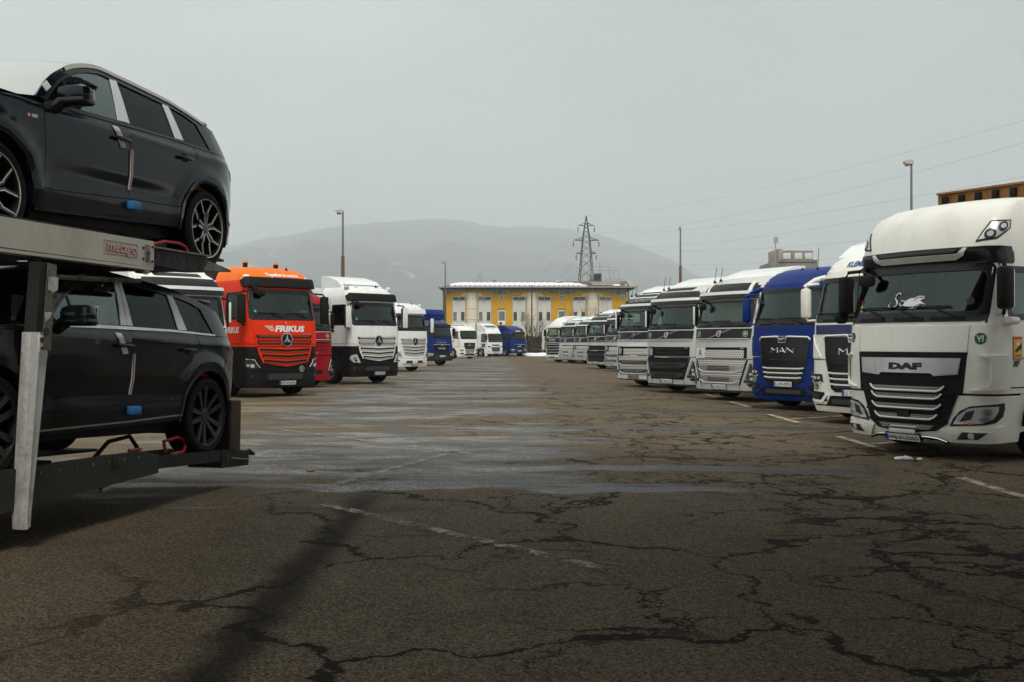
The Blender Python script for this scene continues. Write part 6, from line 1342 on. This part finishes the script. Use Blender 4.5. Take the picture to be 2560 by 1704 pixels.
    for a in (1.75, .75):
        for y in (-.4, .4): MB().box((a, y, .58), (.5, .5, .16), bev=.05).box((a - .28, y, .85), (.14, .48, .6), bev=.06).box((a - .32, y, 1.17), (.09, .26, .16), bev=.04).build('seat', 'seat', e)
    MB().box((2.35, 0, .68), (.34, 1.5, .2), bev=.06).build('dashboard', 'lining', e); MB().box((.15, 0, .55), (.9, 1.5, .5)).build('boot_cover', 'lining', e)
    # mirrors, handles, protective bits
    for sg in (1, -1):
        mm = MB().box((2.22, sg * 1.10, .845), (.16, .27, .155), bev=.06).build('mirror', paint, e); MB().box((2.225, sg * 1.10, .79), (.165, .275, .06), bev=.025).build('mirror_base', 'black_gloss', mm); MB().tube([(2.26, sg * 1.02, .79), (2.28, sg * .95, .73)], .05, 8).build('mirror_foot', 'black_gloss', mm); MB().box((2.135, sg * 1.10, .845), (.008, .22, .11)).build('mirror_glass', 'chrome', mm)
    for a, dr in ((1.435, fd), (.405, rd)):
        for sg in (1, -1):
            y = carw(a, .645); MB().box((a, sg * (y + .03), .645), (.22, .03, .035), bev=.014).build('door_handle', 'black_gloss', dr if sg > 0 else e); cp('handle_cup', circ(a - .0, .648, .06, 14, .045), 'black_plastic', .002, .006, sides=(sg,))
    cp('handle_tape', [(1.545, .738), (1.465, .735), (1.40, .655), (1.372, .575), (1.445, .570), (1.475, .65)], 'tape_white', .012, .010, sides=(1,))
    cp('edge_guard', [(1.300, .577), (1.272, .577), (1.278, .222), (1.304, .222)], 'tape_white', .014, .014, sides=(1,)); cp('edge_guard_stripe', [(1.300, .577), (1.292, .577), (1.297, .222), (1.304, .222)], 'strap_red', .018, .006, sides=(1,))
    y = carw(1.276, .08); bl = MB().box((1.276, y + .035, .082), (.125, .07, .075), bev=.012).build('foam_block', 'foam_blue', e)
    cp('fender_badge', [(2.60, .632), (2.50, .636), (2.50, .612), (2.60, .608)], 'tape_white', .006, .006, sides=(1,)); cp('fender_badge', [(2.585, .632), (2.565, .633), (2.565, .610), (2.585, .609)], 'strap_red', .009, .004, sides=(1,))
    if film: cp('paper_label', [(2.345, .905), (2.265, .960), (2.235, .915), (2.315, .862)], 'tape_white', .010, .008, sides=(1,))
    for c in (0, 2.994):
        for sg in (1, -1): car_wheel(e, c, sg, style)
    if extra:
        MB().box((-.53, .80, -.13), (.02, .50, .56), bev=.006).build('mud_flap', 'flap', e); MB().box((-.535, .78, -.45), (.012, .42, .14), bev=.004).build('flap_fringe', 'film', e)
    MB().tube([(-.20, .83, .405), (-.02, .86, .418), (.16, .86, .40)], .022, 6).build('wheel_strap', 'strap_red', e)
    return e
upper_side = Vector((-3.093, 10.1, 0)); lower_side = Vector((-3.05, 9.98, 0))
suv('dark navy off-road car on the upper deck, white tape on its pillars', upper_side, 2.66, 1.0, 'paint_navy', 'star', True, False)
suv('dark grey off-road car on the lower deck beneath the navy car', lower_side, .779, -2.5, 'paint_graphite', 'five', False, True)

# ------------------------------------------------------------------ car transporter
mk('beam_white', (.80, .74, .64), .5, dirt=.3, dcol=(.28, .23, .17), dscale=1.5); mk('post_white', (.80, .79, .76), .5, dirt=.75, dcol=(.18, .13, .09), dscale=3); mk('steel_dark', (.026, .025, .021), .55, metal=.3, dirt=.5, dcol=(.02, .018, .015), bump=.3, bscale=20); mk('steel_worn', (.22, .20, .165), .5, metal=.5, dirt=.75, dcol=(.045, .04, .03), dscale=4, bump=.3, bscale=20); mk('deck_grip', (.03, .03, .03), .7, bump=.8, bscale=60); mk('beam_olive', (.032, .031, .025), .55, dirt=.35, dcol=(.03, .026, .02)); mk('bare_metal', (.55, .52, .47), .4, metal=.7, dirt=.3)
X = empty('car_transporter', (R0.x, R0.y, 0), RZ, 'two-deck car transporter with a white upper beam and leaning white post', 'car transporter')
def xb(name, mb, mat, par=None, ang=35): return mb.build(name, mat, par or X, ang)
# upper deck
ub = xb('upper_beam', MB().prism([(1.13, 2.18), (4.7, 2.19), (4.7, 2.395), (1.13, 2.415)], lambda p: Vector((p[0], .04, p[1])), lambda p: Vector((p[0], .12, p[1]))), 'beam_white')
xb('beam_flange', MB().box((2.92, .06, 2.165), (3.56, .12, .025)), 'beam_white', ub); xb('beam_rail', MB().box((3.2, .02, 2.42), (2.9, .10, .02)), 'steel_dark', ub)
bsurf = lambda a, z: Vector((-a, .12, z))
ring('logo_frame', rrect(-1.86, 2.245, -1.385, 2.36, .004, 1, 2), rrect(-1.855, 2.25, -1.39, 2.355, .004, 1, 2), bsurf, 'ink_grey', ub, .003, .002)
text_on('lettering', 'metago', -1.615, 2.272, .078, bsurf, 'sticker_red', ub, .004, width=.435, bold=.055, shear=.1); text_on('lettering', 'metago', -1.613, 2.274, .074, bsurf, 'beam_white', ub, .007, width=.42, bold=.012, shear=.1)
xb('socket_plate', MB().box((1.235, .125, 2.30), (.055, .012, .15), bev=.004), 'steel_worn', ub); xb('socket', MB().cyl((1.235, .13, 2.30), (1.235, .145, 2.30), .016, n=10), 'lamp_dark', ub)
for a, z in ((1.16, 2.36), (1.16, 2.23), (1.30, 2.34), (1.30, 2.245)): xb('bolt', MB().cyl((a, .12, z), (a, .13, z), .011, n=8), 'steel_dark', ub)
P1 = [(1.13, 2.215), (.62, 2.19), (.24, 2.205), (.15, 2.30), (.15, 2.355), (1.13, 2.372)]
pk = xb('ramp_plank', MB().prism(P1, lambda p: Vector((p[0], -.50, p[1])), lambda p: Vector((p[0], .09, p[1]))), 'steel_dark'); xb('plank_edge', MB().box((.64, -.20, 2.368), (1.0, .62, .018)), 'steel_worn', pk)
xb('ramp_tip', MB().prism([(.15, 2.225), (-.39, 2.245), (-.40, 2.262), (.15, 2.345)], lambda p: Vector((p[0], -.46, p[1])), lambda p: Vector((p[0], .05, p[1]))), 'steel_worn', pk)
xb('under_bracket', MB().box((1.17, .03, 2.155), (.10, .10, .06), bev=.01), 'bare_metal', pk)
for y in (-.28, -1.62): xb('wheel_track', MB().box((2.1, y, 2.262), (4.9, .44, .025)), 'deck_grip')
fb = xb('far_beam', MB().box((2.6, -2.05, 2.29), (4.4, .08, .22)), 'beam_white')
for a in (1.4, 2.6, 3.9): xb('cross_member', MB().box((a, -.98, 2.18), (.10, 2.1, .10)), 'steel_dark')
xb('deck_rail', MB().tube([(2.3, .02, 2.02), (1.20, .02, 2.055)], .022, 6), 'steel_worn')
for k in range(7): xb('plank_hole', MB().cyl((1.02 - .13 * k, .09, 2.285 - .006 * k), (1.02 - .13 * k, .094, 2.285 - .006 * k), .022, n=12), 'louvre', pk)
# lower deck
P2 = [(4.6, .62), (2.71, .584), (1.278, .548), (1.06, .496), (1.06, .327), (1.6, .318), (2.745, .299), (4.6, .20)]
lb = xb('lower_beam', MB().prism(P2, lambda p: Vector((p[0], .04, p[1])), lambda p: Vector((p[0], .12, p[1]))), 'beam_olive'); xb('beam_handle', MB().box((1.68, .13, .50), (.035, .03, .10), bev=.008).box((1.72, .128, .50), (.02, .02, .12), bev=.004), 'beam_olive', lb); xb('side_reflector', MB().box((1.82, .10, .285), (.10, .05, .04), bev=.008), 'steel_worn', lb)
P3 = [(1.06, .36), (.3, .32), (-.13, .295), (-.13, .412), (1.06, .468)]
lp = xb('lower_ramp_plank', MB().prism(P3, lambda p: Vector((p[0], -.52, p[1])), lambda p: Vector((p[0], .08, p[1]))), 'steel_dark')
bx_ = xb('end_box', MB().prism([(-.14, .225), (-.70, .19), (-.72, .345), (-.14, .42)], lambda p: Vector((p[0], -.30, p[1])), lambda p: Vector((p[0], .09, p[1]))), 'steel_dark'); xb('box_hole', MB().cyl((-.25, .08, .31), (-.25, .10, .31), .035, n=14), 'louvre', bx_); xb('box_handle', MB().tube([(-.30, .11, .31), (-.55, .115, .27), (-.66, .11, .26)], .012, 6), 'steel_worn', bx_)
xb('hook', MB().tube([(-.70, 0, .26), (-.80, 0, .31), (-.88, 0, .325), (-.94, 0, .29), (-.99, 0, .285)], [.02, .024, .026, .026, .022], 6), 'steel_dark', bx_)
for k in range(9): xb('bolt', MB().cyl((1.16 + .21 * k, .12, .50 + .004 * k), (1.16 + .21 * k, .128, .50 + .004 * k), .012, n=8), 'steel_worn', lb)
sl = math.tan(R(2.5))
for y in (-.28, -1.62): xb('wheel_track', MB().prism([(-.2, .355), (4.6, .355 + sl * 4.8), (4.6, .385 + sl * 4.8), (-.2, .385)], lambda p: Vector((p[0], y - .22, p[1])), lambda p: Vector((p[0], y + .22, p[1]))), 'deck_grip')
xb('far_lower_beam', MB().box((2.6, -2.05, .46), (4.2, .08, .24)), 'beam_olive')
for a in (1.2, 2.4, 3.6): xb('cross_member', MB().box((a, -.98, .36), (.10, 2.1, .08)), 'steel_dark')
xb('deck_shade_plate', MB().box((2.75, -.98, .335), (3.7, 2.0, .03)), 'deck_grip'); xb('chassis_rail', MB().box((3.0, -.98, .38), (3.2, .5, .16)), 'steel_dark')  # wide floor plate added to block sky and darken the ground under the carrier
for a in (3.35, 4.35):
    for y in (-.22, -1.78):
        t_ = bpy.data.objects.new('trailer_wheel', CARM['tyre']); COL.objects.link(t_); t_.parent = X; t_.location = (a + .6, y, .386); r_ = bpy.data.objects.new('rim', CARM['rim_five']); COL.objects.link(r_); r_.parent = t_
# leaning post: dark inner tube and folded white cover
def slab(name, x0t, x1t, zt, x0b, x1b, zb, y0, y1, mat, par=None): return xb(name, MB().prism([(x0t, zt), (x1t, zt - .01), (x1b, zb), (x0b, zb + .01)], lambda p: Vector((p[0], y0, p[1])), lambda p: Vector((p[0], y1, p[1]))), mat, par)
pi = slab('post_tube', 2.725, 2.565, 2.105, 2.80, 2.63, 1.40, .10, .20, 'steel_dark'); slab('post_tube_face', 2.655, 2.56, 2.10, 2.72, 2.63, 1.45, .202, .212, 'steel_worn', pi); xb('paint_scuff', MB().prism([(2.655, 2.0), (2.55, 1.995), (2.555, 1.90), (2.61, 1.88), (2.66, 1.90)], lambda p: Vector((p[0], .213, p[1])), lambda p: Vector((p[0], .216, p[1]))), 'post_white', pi); xb('paint_scuff', MB().prism([(2.70, 1.73), (2.62, 1.73), (2.64, 1.69), (2.69, 1.66)], lambda p: Vector((p[0], .213, p[1])), lambda p: Vector((p[0], .216, p[1]))), 'post_white', pi); xb('post_hole', MB().cyl((2.585, .213, 1.855), (2.585, .218, 1.855), .02, n=12), 'louvre', pi)
ZT, ZB = 1.58, .15; n = 14; cvr = MB(); vs = []
sec = [(.02, .10), (.0, .19), (.09, .215), (.12, .205), (.245, .205), (.255, .19), (.255, .10)]
for k in range(n + 1):
    u = k / n; z = ZT + (ZB - ZT) * u; xl = 2.815 + (2.925 - 2.815) * u; xr = 2.625 + (2.845 - 2.625) * u; ww = xl - xr
    if k == n: ww *= .82; xl -= .02
    for a, y in sec: vs.append((xl - a / .255 * ww, y, z + (.012 if a > .2 else 0)))
ns = len(sec); cvr.add(vs, [(k * ns + q, k * ns + (q + 1) % ns, (k + 1) * ns + (q + 1) % ns, (k + 1) * ns + q) for k in range(n) for q in range(ns)] + [tuple(range(ns))[::-1], tuple(n * ns + q for q in range(ns))])
pc = cvr.build('post_cover', 'post_white', X, ang=25); xb('hinge_plate', MB().box((2.775, .235, 1.50), (.04, .02, .12), bev=.004), 'post_white', pc); xb('hinge_bolt', MB().cyl((2.775, .24, 1.525), (2.775, .252, 1.525), .018, n=10), 'lamp_dark', pc); xb('hinge_bolt', MB().cyl((2.775, .24, 1.468), (2.775, .252, 1.468), .012, n=10), 'lamp_dark', pc); xb('cover_notch', MB().cyl((2.70, .224, 1.585), (2.70, .232, 1.585), .03, n=14), 'lamp_dark', pc)
# red tubular wheel chocks
def world(a, y, z): return R0 + EV * a + NV * y + Vector((0, 0, z))
def chock(pts, r, lab):
    c = sum((Vector(p) for p in pts), Vector()) / len(pts); e = empty('wheel_chock', tuple(world(*pts[0])), RZ, lab, 'wheel chock', 'red tubular wheel chocks'); q = [Vector(p) - Vector(pts[0]) for p in pts]
    MB().tube(q, r, 8).build('hoop', 'red_steel', e, ang=60); MB().box(tuple(q[-1] + Vector((0, 0, -.005))), (.07, .06, .03), bev=.008).build('foot', 'steel_worn', e)
chock([(.95, -.05, 2.40), (.70, -.05, 2.46), (.45, -.04, 2.465), (.36, -.03, 2.44), (.33, -.02, 2.385)], .017, 'red tubular chock on the upper deck, front of the navy car rear wheel')
chock([(-.34, -.12, 2.29), (-.37, -.12, 2.36), (-.40, -.11, 2.385), (-.44, -.10, 2.38)], .017, 'small red chock behind the navy car rear wheel')
chock([(.72, -.02, .475), (.75, -.02, .58), (.52, -.02, .60), (.43, -.01, .57), (.41, 0, .50), (.45, 0, .45), (.60, .0, .455)], .018, 'red tubular chock on the lower plank, front of the grey car rear wheel')
chock([(-.32, -.10, .44), (-.36, -.10, .52), (-.40, -.09, .47), (-.45, -.08, .425)], .018, 'small red chock behind the grey car rear wheel')
hp = [(1.35, -.35, .47), (1.05, -.40, .60), (.72, -.40, .62), (.60, -.40, .50)]
xb('ratchet_bar', MB().tube(hp, .02, 6), 'steel_dark'); xb('ratchet_handle', MB().tube([(1.30, -.02, .552), (1.12, -.02, .548)], .016, 6), 'red_steel')
# red litter on the asphalt
tag(MB().prism_z([(-2.42, 11.70), (-2.36, 11.66), (-2.31, 11.72), (-2.36, 11.77), (-2.40, 11.74)], .004, .012).build('paper_scrap', 'strap_red'), 'crumpled red scrap lying on the asphalt left of the aisle', 'litter')
# unseen roof, posts and wall, added around the camera to shade the foreground
mk('shade_sheet', (.045, .045, .045), .8)
SH = empty('shade_roof', (1.0, -4.0, 0), 0, 'flat dark roof added out of view over the viewpoint to shade the foreground', 'roof')
MB().box((4.2, 3.3, 5.25), (15.6, 22.2, .25)).build('shade_slab', 'shade_sheet', SH)
for x, y in ((-3.0, -7.5), (5.8, -7.5)): MB().box((x, y, 2.56), (.25, .25, 5.12)).build('post', 'steel_dark', SH)
MB().box((4.2, -7.7, 2.56), (15.4, .12, 5.12)).build('shade_wall', 'shade_sheet', SH)
